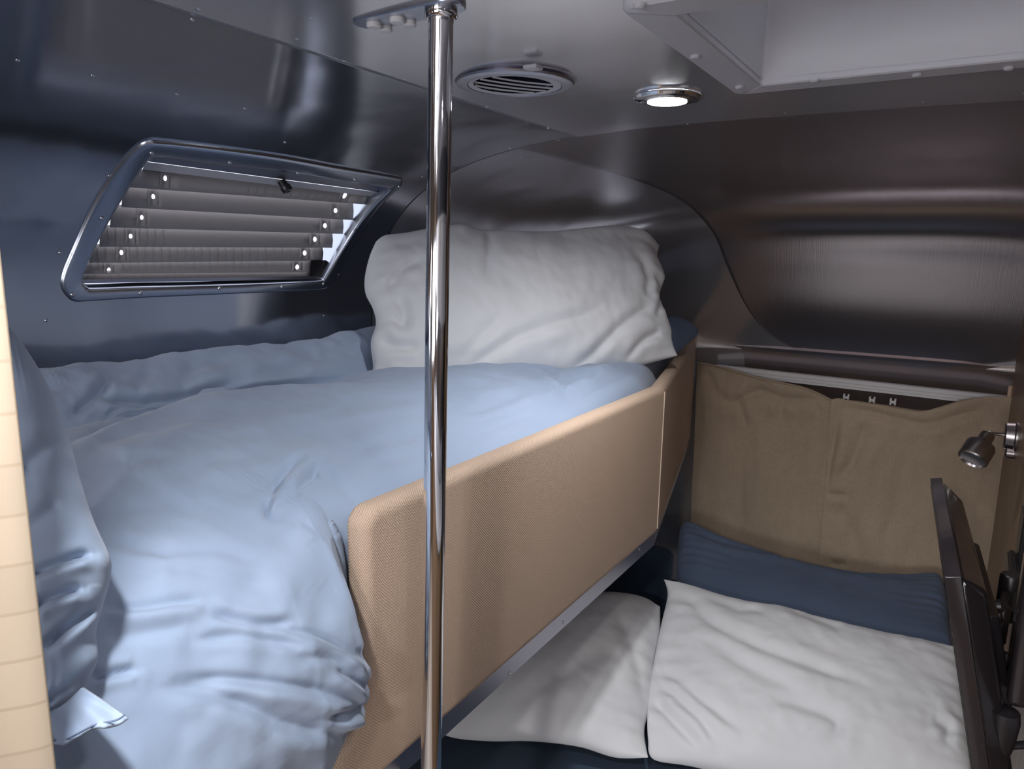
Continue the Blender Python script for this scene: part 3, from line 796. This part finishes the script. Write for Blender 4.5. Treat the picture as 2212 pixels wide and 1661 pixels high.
# ------------------------------------------------------------------ pillows
def pillow(name, m, top, right, bottom, left, depths, T, label, cat='pillow', creases=(), seed=1., nu=190, nv=120, noise_a=.006, back=.5, ex=2.4, bow=0., flange=0.):
    """outline curves in order: top tl->tr, right tr->br, bottom bl->br, left tl->bl; depths tl,tr,br,bl"""
    tc, bc = resample(catmull(top, 8), nu), resample(catmull(bottom, 8), nu)
    lc, rc_ = resample(catmull(left, 8), nv), resample(catmull(right, 8), nv)
    U, V = np.meshgrid(np.linspace(0, 1, nu), np.linspace(0, 1, nv), indexing='ij')
    U_, V_ = U[..., None], V[..., None]
    Pq = (1-V_)*tc[:, None]+V_*bc[:, None]+(1-U_)*lc[None]+U_*rc_[None] - ((1-U_)*(1-V_)*tc[0]+U_*(1-V_)*tc[-1]+(1-U_)*V_*bc[0]+U_*V_*bc[-1])
    tl, tr, br, bl = depths
    Dp = (1-U)*(1-V)*tl+U*(1-V)*tr+U*V*br+(1-U)*V*bl
    R = Rn*(Pq[..., :1]-1106)+Un*(830.5-Pq[..., 1:])+Fn*F
    X = np.array(EYE)+R*(Dp/F)[..., None]
    c0, c1, c2, c3 = X[0, 0], X[-1, 0], X[-1, -1], X[0, -1]
    nn = np.cross(c2-c0, c3-c1); nn /= np.linalg.norm(nn)
    if nn@(np.array(EYE)-c0) < 0: nn = -nn
    pu = (1-np.abs(2*U-1)**ex); pv = (1-np.abs(2*V-1)**ex)
    pr_ = (pu*pv)**.55
    flat = X.reshape(-1, 3); q = Pq.reshape(-1, 2)
    w = crease_disp(q, [(c[0], c[1]*1.2, c[2]*1.5)+tuple(c[3:]) for c in creases]) if len(creases) else 0
    w = w + fbm(flat, 8, 3, seed)*noise_a + fbm(flat*np.array([1, 1.3, .7]), 22, 2, seed+4)*noise_a*.3
    # gathers radiating from the side seams
    e = np.exp(-np.minimum(U, 1-U)/.09)
    gat = (np.sin(V*41+np.sin(V*13+seed)*2+seed)+.6*np.sin(V*67+seed*2))*e*.0032
    w = w.reshape(nu, nv)+gat
    ev = np.exp(-np.minimum(V, 1-V)/.06); w = w+np.sin(U*57+2*np.sin(U*17+seed))*ev*.002
    fade = np.minimum(1, pr_*2.2)
    Fp = X+nn*((T*pr_)+(w*fade))[..., None]
    Bp = X-nn*((T*back*pr_)+.001)[..., None]
    n1 = nu*nv; i1 = np.arange(n1).reshape(nu, nv); i2 = i1+n1; fs = []
    def quads(I, flip):
        a, b_, c, d_ = I[:-1, :-1], I[1:, :-1], I[1:, 1:], I[:-1, 1:]
        s = np.stack([a, b_, c, d_], -1).reshape(-1, 4); return s[:, ::-1] if flip else s
    fs = [quads(i1, False), quads(i2, True)]
    rim = [(i1[:, 0], i2[:, 0]), (i2[:, -1], i1[:, -1]), (i2[0, :], i1[0, :]), (i1[-1, :], i2[-1, :])]
    for a, b_ in rim: fs.append(np.stack([a[:-1], b_[:-1], b_[1:], a[1:]], -1))
    me = bpy.data.meshes.new(name); me.from_pydata(np.vstack([Fp.reshape(-1, 3), Bp.reshape(-1, 3)]).tolist(), [], np.vstack(fs).tolist())
    me.update(); b = bmesh.new(); b.from_mesh(me); bmesh.ops.recalc_face_normals(b, faces=b.faces); b.to_mesh(me); b.free()
    o = link(name, me, m)
    if label: tag(o, label, cat)
    return o, X, nn
pillow('pillow', M['white'],
 [(812, 522), (832, 508), (875, 503), (930, 494), (990, 487), (1030, 497), (1090, 500), (1180, 502), (1260, 494), (1340, 489), (1392, 499), (1424, 530)],
 [(1424, 530), (1420, 560), (1434, 600), (1424, 640), (1436, 680), (1448, 710), (1452, 740), (1464, 768)],
 [(808, 853), (870, 851), (930, 842), (975, 832), (1060, 822), (1150, 808), (1200, 810), (1250, 824), (1300, 800), (1370, 792), (1420, 780), (1464, 768)],
 [(812, 522), (798, 555), (788, 600), (790, 635), (806, 668), (812, 700), (801, 740), (806, 790), (802, 815), (808, 853)],
 (1.83, 2.12, 2.05, 1.70), .085, 'large plump white pillow propped against the shell at the head of the upper bunk',
 creases=[([(980, 820), (1040, 780), (1100, 745), (1170, 720), (1240, 700), (1280, 670)], 10, .006), ([(1210, 815), (1260, 780), (1310, 730), (1360, 690), (1400, 670)], 9, .007),
          ([(975, 800), (1010, 760), (1060, 710)], 12, .005), ([(1050, 510), (1040, 570), (1030, 630)], 8, .004), ([(830, 640), (860, 600), (900, 580)], 8, .006),
          ([(840, 690), (862, 715), (866, 690), (850, 650)], 9, .007), ([(815, 740), (850, 760), (900, 765)], 8, .006), ([(1340, 790), (1370, 750), (1420, 720)], 7, .006),
          ([(1360, 560), (1385, 620), (1375, 660)], 10, .006), ([(1400, 600), (1425, 640), (1400, 700)], 8, .007), ([(820, 800), (850, 830), (900, 835)], 7, .006)], seed=2.)
# back corner tuft of the pillow case
pillow('pillow', M['blue2'],
 [(1425, 695), (1450, 684), (1475, 692), (1500, 708)], [(1500, 708), (1506, 720), (1500, 730)],
 [(1440, 768), (1465, 762), (1480, 748), (1500, 730)], [(1425, 695), (1430, 730), (1440, 768)],
 (2.35, 2.45, 2.42, 2.28), .03, 'deep blue pillow peeking out between the big white pillow and the guard board end', nu=60, nv=40, seed=4., noise_a=.004)

# lower bed pillows
pillow('pillow', M['blue2'],
 [(1470, 1140), (1490, 1128), (1560, 1165), (1640, 1195), (1740, 1222), (1850, 1245), (1950, 1248), (2020, 1240), (2040, 1262)],
 [(2040, 1262), (2048, 1300), (2050, 1350), (2056, 1400)],
 [(1470, 1300), (1600, 1340), (1800, 1390), (1950, 1420), (2056, 1430)],
 [(1470, 1140), (1464, 1180), (1462, 1240), (1470, 1300)],
 (2.76, 2.40, 2.06, 2.48), .075, 'deep blue pillow on the lower bed leaning on the khaki curtains', seed=6.,
 creases=[([(1480, 1145), (1560, 1190), (1640, 1212), (1700, 1225), (1760, 1240), (1850, 1262), (1960, 1270), (2020, 1250)], 7, .010),
          ([(1700, 1225), (1690, 1210)], 8, .006), ([(1850, 1255), (1890, 1275)], 8, .006)], noise_a=.004)
pillow('pillow', M['white'],
 [(1000, 1330), (1080, 1310), (1180, 1290), (1290, 1282), (1380, 1288), (1426, 1310)],
 [(1426, 1310), (1425, 1370), (1412, 1440), (1405, 1520), (1392, 1580), (1400, 1636)],
 [(920, 1565), (975, 1592), (1060, 1600), (1150, 1600), (1250, 1612), (1330, 1636), (1400, 1636)],
 [(1000, 1330), (970, 1400), (940, 1500), (920, 1565)],
 (2.05, 2.15, 1.71, 1.81), .08, 'white pillow on the lower bed half hidden under the bunk guard', seed=8.,
 creases=[([(1100, 1560), (1200, 1500), (1300, 1440)], 16, .004), ([(1330, 1350), (1370, 1450), (1390, 1540)], 12, .005), ([(1200, 1590), (1280, 1540), (1340, 1480)], 14, .004)], noise_a=.004)
pillow('pillow', M['white'],
 [(1434, 1251), (1480, 1262), (1560, 1290), (1620, 1306), (1700, 1318), (1780, 1345), (1880, 1366), (1980, 1382), (2062, 1396)],
 [(2062, 1396), (2075, 1460), (2088, 1560), (2096, 1640), (2110, 1740)],
 [(1400, 1600), (1412, 1640), (1500, 1656), (1640, 1690), (1800, 1720), (1960, 1740), (2110, 1740)],
 [(1434, 1251), (1442, 1285), (1428, 1350), (1414, 1420), (1400, 1500), (1398, 1560), (1400, 1600)],
 (2.22, 1.88, 1.56, 1.74), .10, 'big bright white pillow lying at the front of the lower bed beside the television', seed=11.,
 creases=[([(1465, 1270), (1500, 1330), (1540, 1385), (1600, 1430), (1680, 1470), (1760, 1500), (1850, 1530)], 11, .006),
          ([(1520, 1420), (1600, 1480), (1680, 1530), (1740, 1560)], 14, .006), ([(1410, 1530), (1460, 1590), (1520, 1640)], 8, .007),
          ([(1412, 1490), (1470, 1550), (1560, 1640)], 8, .006), ([(1420, 1450), (1500, 1540), (1600, 1620)], 9, .005),
          ([(1650, 1560), (1740, 1580), (1800, 1610), (1780, 1650)], 12, .006), ([(1550, 1320), (1590, 1350), (1650, 1350)], 12, .004),
          ([(1700, 1330), (1740, 1360), (1820, 1400)], 12, .005), ([(2000, 1580), (2040, 1600), (2030, 1640)], 10, .005)], noise_a=.006)
# dark cushion at the back of the lower bed
pillow('cushion', M['navy'],
 [(1230, 1215), (1300, 1190), (1380, 1178), (1440, 1184), (1456, 1200)], [(1456, 1200), (1452, 1240), (1446, 1290), (1440, 1330)],
 [(1230, 1318), (1320, 1326), (1440, 1330)], [(1230, 1215), (1225, 1265), (1230, 1318)],
 (2.54, 2.56, 2.42, 2.40), .05, 'dark navy cushion behind the small white pillow under the bunk', 'cushion', nu=80, nv=60, seed=5.)

# lower bed
lb = thing('lower_bed', 'wide lower bed dressed in a navy sheet beneath the bunk', 'bed', (-.6, 1.9, 0))
def slab(name, pl, z0, z1, m, parent, bev):
    b = bmesh.new(); t0 = [b.verts.new((x, y, z0)) for x, y in pl]; t1 = [b.verts.new((x, y, z1)) for x, y in pl]
    b.faces.new(t0); b.faces.new(t1)
    for i in range(len(pl)): b.faces.new((t0[i], t0[(i+1) % len(pl)], t1[(i+1) % len(pl)], t1[i]))
    bmesh.ops.bevel(b, geom=b.edges[:], offset=bev, segments=4, affect='EDGES'); return bm_obj(name, b, m, parent)
LBZ = H-1.215
pb2 = [(-1.37, .78), (.13, .78), (.13, 2.62), (-.5, 2.66), (-.9, 2.55), (-1.15, 2.3), (-1.33, 1.8)]
slab('base', pb2, 0, LBZ-.18, M['cab'], lb, .004)
slab('bed_mattress', [(x+(.01 if x < -1 else -.01), y) for x, y in pb2], LBZ-.178, LBZ, M['navy'], lb, .03)

# near blue pillow at the foot of the bunk, seen from its back with the open flanged end
np_, X_, nn_ = pillow('pillow', M['duvet'],
 [(-90, 640), (-50, 655), (0, 690), (30, 720), (60, 760)],
 [(60, 760), (112, 850), (150, 950), (178, 1050), (205, 1130), (238, 1205), (238, 1250), (222, 1310), (208, 1365), (212, 1420), (196, 1462), (182, 1490)],
 [(-90, 1600), (0, 1595), (60, 1560), (130, 1520), (182, 1490)],
 [(-90, 640), (-100, 900), (-100, 1250), (-90, 1600)],
 (.68, .70, .62, .58), .05, None, seed=14., nu=130, nv=190,
 creases=[([(60, 1262), (120, 1238), (170, 1218), (205, 1208)], 8, .008, 1), ([(68, 1340), (100, 1310), (150, 1290), (185, 1280)], 8, .009, 1),
          ([(100, 1405), (140, 1370), (190, 1330), (212, 1315)], 9, .009, 1), ([(85, 1530), (130, 1500), (165, 1480)], 7, .007),
          ([(50, 1050), (100, 1000), (140, 960)], 14, .004), ([(40, 1180), (90, 1150), (140, 1100)], 14, .004)], noise_a=.005, ex=3.)
tag(np_, 'steel blue pillow standing at the near foot of the upper bunk beside the beige curtain', 'pillow')
# flanged open hem of the pillow case resting on the duvet
top = resample(catmull([(60, 1545), (85, 1538), (120, 1532), (150, 1510), (175, 1486)], 6), 60)
mid = resample(catmull([(60, 1580), (95, 1570), (135, 1560), (185, 1530), (268, 1546)], 6), 60)
bot = resample(catmull([(60, 1606), (100, 1606), (140, 1604), (165, 1592), (205, 1572), (250, 1562), (272, 1548)], 6), 60)
rows = []
for k, s in enumerate(np.linspace(0, 1, 24)):
    q = top*(1-s)**2+2*mid*s*(1-s)+bot*s*s
    dd_ = .600-.03*s
    rows.append([tuple(at_depth(x, y, dd_+.006*math.sin(i*.25)*s)) for i, (x, y) in enumerate(q)])
hem = grid_mesh('pillowcase_hem', np.array(rows), M['duvet'], np_)
sm = hem.modifiers.new('thickness', 'SOLIDIFY'); sm.thickness = .003
b = bmesh.new(); tube(b, [at_depth(x, y-6, .5685) for x, y in bot[::2]], .0008, 6); bm_obj('stitching', b, M['blue2'], hem)

# ------------------------------------------------------------------ near beige curtain
def hang(name, m, p0, p1, z0, z1, waves, amp, label, n=120, nz=60, taper=0., seed=0., group=None):
    p0, p1 = Vector(p0), Vector(p1); d = (p1-p0); ln = d.length; d = d.normalized(); nr = Vector((-d.y, d.x, 0))
    P = np.zeros((n, nz, 3)); uv = np.zeros((n, nz, 2)); s = 0; pv = None
    for i, u in enumerate(np.linspace(0, 1, n)):
        for j, v in enumerate(np.linspace(0, 1, nz)):
            w = amp*math.sin(u*waves*2*math.pi+seed+.5*math.sin(v*3+u*4))*(.7+.3*v)
            q = p0+d*(ln*u)+nr*w; P[i, j] = (q.x, q.y, z0+(z1-z0)*v)
        if pv is not None: s += np.linalg.norm(P[i, 0]-pv)
        pv = P[i, 0].copy(); uv[i, :, 0] = s; uv[i, :, 1] = np.linspace(0, 1, nz)*(z1-z0)
    o = grid_mesh(name, P, m, None, uv); sm = o.modifiers.new('thickness', 'SOLIDIFY'); sm.thickness = .0015
    if label: tag(o, label, 'curtain', group)
    return o
ce = on_x(52, 1150, -.535)
hang('privacy_curtain', M['beige'], (-.535, ce.y, 0), (-.545, ce.y-.24, 0), H+.24, H-.95, 2.6, .013, 'beige privacy curtain bunched at the near left end of the upper bunk', n=160, seed=1.2)

# ------------------------------------------------------------------ end-wall curtains and track
YC = 2.79
def curtain_panel(name, top, bot, xl, xr, label, cr, y=YC, n=150, nz=120, seed=0.):
    T = resample(catmull(top, 8), n); B = resample(catmull(bot, 8), n)
    P = np.zeros((n, nz, 3)); Qx = np.zeros((n, nz, 2))
    for i in range(n):
        a, c = on_y(*T[i], y), on_y(*B[i], y)
        for j, v in enumerate(np.linspace(0, 1, nz)):
            p = a.lerp(c, v); P[i, j] = tuple(p); Qx[i, j] = T[i]*(1-v)+B[i]*v
    q = Qx.reshape(-1, 2); f = P.reshape(-1, 3)
    D = crease_disp(q, cr)*-1 + -fbm(f*np.array([1.6, 1, .5]), 6, 3, seed)*.012
    f[:, 1] += D
    P = f.reshape(n, nz, 3); uv = np.stack([P[..., 0], P[..., 2]], -1)
    o = grid_mesh(name, P, M['khaki'], None, uv); sm = o.modifiers.new('thickness', 'SOLIDIFY'); sm.thickness = .0015
    tag(o, label, 'curtain', 'khaki curtains on the rear wall'); return o
pL = curtain_panel('window_curtain', [(1506, 782), (1560, 793), (1640, 816), (1740, 838), (1800, 866)], [(1490, 1190), (1580, 1230), (1680, 1250), (1772, 1262)], 0, 0,
 'khaki ripstop curtain over the rear window, half next to the bunk guard', [
 ([(1540, 838), (1580, 868), (1640, 845), (1700, 862), (1780, 862)], 10, .012), ([(1530, 800), (1540, 830), (1545, 850)], 8, .008), ([(1590, 850), (1600, 880), (1615, 920)], 8, .007),
 ([(1690, 860), (1690, 900)], 9, .006), ([(1760, 868), (1770, 890)], 6, .007), ([(1792, 900), (1786, 980), (1780, 1060)], 10, .006), ([(1620, 900), (1600, 1050), (1580, 1150)], 25, .008),
 ([(1700, 900), (1710, 1050), (1700, 1200)], 25, .007)], seed=3.)
pR = curtain_panel('window_curtain', [(1794, 864), (1812, 860), (1840, 866), (1900, 874), (1950, 884), (1990, 888), (2030, 880), (2090, 864), (2140, 858), (2192, 858)],
 [(1766, 1262), (1840, 1275), (1950, 1290), (2050, 1295), (2128, 1290)], 0, 0,
 'khaki ripstop curtain over the rear window, half next to the wall light', [
 ([(1800, 880), (1880, 890), (1990, 915), (2060, 900), (2140, 880)], 9, .010), ([(1812, 900), (1800, 960), (1784, 1050)], 8, .010), ([(1870, 900), (1850, 980), (1795, 1045)], 12, .009),
 ([(1785, 1062), (1810, 1066), (1830, 1064)], 7, .008), ([(1800, 1080), (1850, 1160), (1860, 1220)], 20, .006), ([(1790, 1215), (1830, 1220)], 8, .006), ([(1960, 930), (1940, 1100), (1950, 1250)], 30, .007)], y=YC-.022, seed=7.)
# hem pocket on the top of each panel
for o, pts in ((pL, [(1506, 783), (1560, 794), (1640, 817), (1740, 839), (1800, 867)]), (pR, [(1796, 865), (1840, 867), (1900, 875), (1990, 889), (2030, 881), (2090, 865), (2192, 859)])):
    b = bmesh.new(); tube(b, [on_y(x, y, YC-.008) for x, y in resample(catmull(pts, 6), 40)], .004, 8); bm_obj('hem', b, M['khaki'], o)
tl, tr = on_y(1560, 806, YC+.02), on_y(2150, 856, YC+.02)
zt = (tl.z+tr.z)/2
track = thing('curtain_track', 'white plastic curtain track across the rear wall', 'curtain track', (tl.x, YC+.02, tl.z))
b = bmesh.new()
prof_t = [(-.004, .018), (.022, .018), (.022, -.018), (.004, -.018), (.004, -.010), (-.001, -.008), (-.001, .002), (-.006, .004), (-.006, .016)]
e0, e1 = on_y(1545, 798, YC+.03), on_y(2175, 868, YC+.03)
rr = [[b.verts.new((e.x, e.y+a_, e.z+c_)) for a_, c_ in prof_t] for e in (e0, e1)]
for i in range(len(prof_t)): b.faces.new((rr[0][i], rr[0][(i+1) % len(prof_t)], rr[1][(i+1) % len(prof_t)], rr[1][i]))
b.faces.new(rr[0]); b.faces.new(rr[1]); bm_obj('channel', b, M['track'], track, False)
for px, py in [(1828, 858), (1884, 864), (1929, 868)]:
    p = on_y(px, py, YC+.012)
    b = bmesh.new(); box(b, (p.x-.010, YC+.004, p.z-.011), (p.x-.004, YC+.020, p.z+.012), .0015); box(b, (p.x+.004, YC+.004, p.z-.011), (p.x+.010, YC+.020, p.z+.012), .0015)
    box(b, (p.x-.010, YC+.006, p.z-.005), (p.x+.010, YC+.014, p.z+.004), .001); bm_obj('glider', b, M['track'], track)

# ------------------------------------------------------------------ wooden partition at right
XP = .172
part = bpy.data.objects.new('wall_partition', None); C.objects.link(part); part['kind'] = 'structure'
b = bmesh.new(); ypf = 2.80
pf = [(1.34, 0), (ypf, 0), (ypf, H-.27), (2.68, H-.06), (2.56, H+.08), (2.4, H+.16), (2.1, H+.21), (1.7, H+.235), (1.34, H+.24)]
t0 = [b.verts.new((XP, y, z)) for y, z in pf]; t1 = [b.verts.new((XP+.018, y, z)) for y, z in pf]
b.faces.new(t0); b.faces.new(t1)
for i in range(len(pf)): b.faces.new((t0[i], t0[(i+1) % len(pf)], t1[(i+1) % len(pf)], t1[i]))
bm_obj('panel', b, M['wood'], part, False)
b = bmesh.new(); box(b, (XP-.012, ypf-.02, 0), (XP, ypf, H-.39), .002); box(b, (XP-.020, ypf-.030, .3), (XP-.012, ypf-.018, H-.62), .001); bm_obj('corner_trim', b, M['wood_edge'], part)

# reading lamp
lpz = on_x(2196, 945, XP)
lamp = thing('reading_lamp', 'small brushed nickel swivel reading lamp on the wooden partition', 'wall lamp', (XP, lpz.y, lpz.z))
b = bmesh.new(); lathe(b, (XP, lpz.y, lpz.z), (-1, 0, 0), [(.044, 0), (.044, .004), (.040, .007), (.038, .026), (.034, .030), (.008, .031)], 48); bm_obj('wall_mount', b, M['nickel'], lamp)
hp = at_depth(2136, 936, 1.68); a0 = Vector((XP-.028, lpz.y, lpz.z+.004)); 
b = bmesh.new(); tube(b, [a0, a0.lerp(hp, .5), hp], .0048, 16); lathe(b, hp+Vector((0, 0, -.004)), (0, 0, 1), [(.008, -.006), (.009, 0), (.008, .008)], 20); bm_obj('arm', b, M['nickel'], lamp)
hd = (at_depth(2098, 996, 1.66)-hp).normalized()
b = bmesh.new(); lathe(b, hp+hd*.004, hd, [(.004, -.004), (.0145, .0), (.0155, .006), (.0155, .020), (.018, .026), (.029, .031), (.0315, .037), (.0315, .074), (.029, .077), (.027, .072), (.012, .069)], 48); bm_obj('lamp_head', b, M['nickel'], lamp)
b = bmesh.new(); lathe(b, Vector((XP-.001, lpz.y-.01, lpz.z-.045)), (-1, 0, 0), [(.016, 0), (.016, .018), (.012, .022)], 24); bm_obj('switch', b, M['nickel'], lamp)

# ------------------------------------------------------------------ television
A, B = at_depth(2008, 1038, 1.51), at_depth(2040, 1238, 1.04)
B = Vector((B.x, B.y, B.z)); 
dy = (A-B); dy.z = 0; W_tv = dy.length; ey = dy.normalized()
TZ = (A.z+B.z)/2
tilt = math.radians(13)
side = ey.cross(Vector((0, 0, 1))).normalized()
if side.x < 0: side = -side                # towards the partition
ez = (Vector((0, 0, -1))*math.cos(tilt)+side*math.sin(tilt)).normalized()   # down the screen
ex_ = ey.cross(ez).normalized()
if ex_.x < 0: ex_ = -ex_                   # out of the back of the set
O = Vector((B.x, B.y, TZ))
tv = thing('television', 'black flat television in profile beside the lower bed, tilted towards it', 'television', O+ez*.2)
def tvp(a, c, e): return O+ey*a+ez*c+ex_*e
HTV = .36
def tv_box(bm, a0, a1, c0, c1, e0, e1, bev=.003, shrink=0.):
    vs = []
    for e, s in ((e0, 0), (e1, shrink)):
        for a, c in ((a0+s, c0+s), (a1-s, c0+s), (a1-s, c1-s), (a0+s, c1-s)): vs.append(bm.verts.new(tvp(a, c, e)))
    fs = [bm.faces.new([vs[i] for i in q]) for q in ((0, 1, 2, 3), (4, 5, 6, 7), (0, 1, 5, 4), (1, 2, 6, 5), (2, 3, 7, 6), (3, 0, 4, 7))]
    es = list({e for f in fs for e in f.edges}); bmesh.ops.bevel(bm, geom=es, offset=bev, segments=3, affect='EDGES', profile=.6)
b = bmesh.new(); tv_box(b, 0, W_tv, 0, HTV, 0, .022, .002); bm_obj('bezel', b, M['gloss'], tv)
b = bmesh.new(); tv_box(b, .012, W_tv-.012, .012, HTV-.014, -.0012, .001, .0003); bm_obj('screen', b, M['screen'], tv)
b = bmesh.new(); tv_box(b, .004, W_tv-.004, .004, HTV-.004, .022, .052, .010, .035); bm_obj('back_cover', b, M['gloss'], tv)
b = bmesh.new(); tv_box(b, .10, W_tv-.10, .10, HTV-.06, .052, .066, .004, .006); bm_obj('mount_plate', b, M['black'], tv)
for a_, c_, r_ in ((.20, .13, .011), (.26, .17, .016), (.20, .22, .012)):
    b = bmesh.new(); lathe(b, tvp(a_, c_, .060), ex_, [(r_, 0), (r_, .014), (r_*.7, .018)], 20); bm_obj('mount_knob', b, M['black'], tv)
# wall arm (its own thing fixed to the partition)
arm = thing('television_wall_arm', 'black jointed metal wall arm carrying the television', 'wall bracket', (XP-.02, 1.75, TZ-.2))
c0 = tvp(W_tv*.5, .19, .072)
b = bmesh.new(); lathe(b, c0+Vector((0, 0, .035)), (0, 0, -1), [(.012, 0), (.014, .003), (.014, .067), (.012, .07)], 24); bm_obj('pivot', b, M['black'], arm)
wp = Vector((XP-.03, c0.y+.34, c0.z))
j1 = at_depth(2196, 1310, 1.12); j1.z = c0.z
b = bmesh.new(); box(b, (XP-.016, wp.y-.04, wp.z-.11), (XP-.0005, wp.y+.04, wp.z+.11), .003); bm_obj('wall_plate', b, M['black'], arm)
def bar(name, p, q, hh_, tt):
    p, q = Vector(p), Vector(q); d_ = (q-p).normalized(); s_ = d_.cross(Vector((0, 0, 1))).normalized(); b = bmesh.new(); vs = []
    for e in (p, q):
        for x_, z_ in ((-tt, -hh_), (tt, -hh_), (tt, hh_), (-tt, hh_)): vs.append(b.verts.new(e+s_*x_+Vector((0, 0, z_))))
    for f in ((0, 1, 2, 3), (4, 5, 6, 7), (0, 1, 5, 4), (1, 2, 6, 5), (2, 3, 7, 6), (3, 0, 4, 7)): b.faces.new([vs[i] for i in f])
    bmesh.ops.bevel(b, geom=b.edges[:], offset=.004, segments=3, affect='EDGES'); return bm_obj(name, b, M['black'], arm)
arm_x = XP-.040
bar('arm_link', (c0.x, c0.y, c0.z+.005), (arm_x, c0.y+.13, c0.z+.005), .018, .007)
bar('arm_link', (arm_x+.012, c0.y+.11, c0.z+.0), (arm_x+.016, wp.y, c0.z+.0), .022, .008)
b = bmesh.new(); lathe(b, Vector((arm_x+.004, c0.y+.13, c0.z+.045)), (0, 0, -1), [(.016, 0), (.019, .004), (.019, .085), (.016, .09)], 24); bm_obj('pivot', b, M['black'], arm)

b = bmesh.new(); box(b, (XP-.050, 1.215, H-.645), (XP-.026, 1.30, H-.425), .009); box(b, (XP-.026, 1.23, H-.60), (XP-.0165, 1.285, H-.47), .003); bm_obj('arm_bracket', b, M['gloss'], arm)
b = bmesh.new(); lathe(b, Vector((XP-.052, 1.21, H-.655)), (0, 0, -1), [(.010, -.008), (.020, -.005), (.022, .01), (.019, .045), (.013, .075), (.005, .09)], 24); bm_obj('arm_cap', b, M['black'], arm)
b = bmesh.new(); tube(b, [Vector((XP-.075, 1.20, H-.70)), Vector((XP-.045, 1.205, H-.703)), Vector((XP-.02, 1.22, H-.70))], .006, 10); bm_obj('lock_lever', b, M['black'], arm)
# ------------------------------------------------------------------ behind the camera: what the metal mirrors
cab = thing('overhead_locker', 'dark laminate overhead locker along the aisle side, behind the camera', 'locker', (.6, -.6, H))
b = bmesh.new(); box(b, (.42, -2.15, H-.22), (.70, 1.30, H+.06), .01); bm_obj('body', b, M['cab'], cab)
b = bmesh.new(); box(b, (.40, -1.0, H-.21), (.418, .2, H+.04), .004); bm_obj('door', b, M['cab'], cab)
b = bmesh.new(); box(b, (.40, .22, H-.21), (.418, 1.28, H+.04), .004); bm_obj('door', b, M['cab'], cab)
cnt = thing('side_counter', 'wood fronted counter along the aisle side, behind the camera', 'counter', (.6, -.4, 0))
b = bmesh.new(); box(b, (.38, -2.15, 0), (.79, 1.30, .86), .006); bm_obj('body', b, M['wood'], cnt)
b = bmesh.new(); box(b, (.36, -2.15, .862), (.79, 1.30, .90), .006); bm_obj('worktop', b, M['plastic'], cnt)

wl = bpy.data.lights.new('rear_fill_light', 'AREA'); wl.shape = 'RECTANGLE'; wl.size = 1.3; wl.size_y = .55; wl.energy = 26; wl.color = (.95, .96, 1)  # unseen fill added behind the camera to lift the shadows and metal reflections
wo = bpy.data.objects.new('rear_fill_light', wl); C.objects.link(wo); wo.location = (-.3, -2.17, 1.35); wo.rotation_euler = (math.pi/2, 0, 0)
bm = bmesh.new(); box(bm, (-1.0, -2.2, 1.03), (.4, -2.185, 1.67), .01); o = bm_obj('fill_light_panel', bm, M['track'], None, False); o['kind'] = 'structure'  # made-up white panel, added only to back the fill light
# ------------------------------------------------------------------ world, camera, view
w = bpy.data.worlds.new('daylight'); bpy.context.scene.world = w; w.use_nodes = True
w.node_tree.nodes['Background'].inputs[0].default_value = (.86, .88, 1, 1); w.node_tree.nodes['Background'].inputs[1].default_value = 2.2
cd = bpy.data.cameras.new('camera'); cam = bpy.data.objects.new('camera', cd); C.objects.link(cam)
cd.sensor_width = 36; cd.lens = 36*F/2212; cd.clip_start = .02
R3 = Matrix((RIGHT, UP, -FWD)).transposed(); cam.matrix_world = Matrix.Translation(EYE) @ R3.to_4x4()
bpy.context.scene.camera = cam
s = bpy.context.scene
s.view_settings.view_transform = 'Standard'; s.view_settings.look = 'None'; s.view_settings.gamma = 1; s.view_settings.use_curve_mapping = False
s.view_settings.exposure = 0.
s.cycles.max_bounces = 10; s.cycles.diffuse_bounces = 5; s.cycles.glossy_bounces = 6; s.cycles.use_denoising = True
s.cycles.caustics_reflective = True; s.cycles.blur_glossy = 1.0; s.cycles.sample_clamp_indirect = 6.
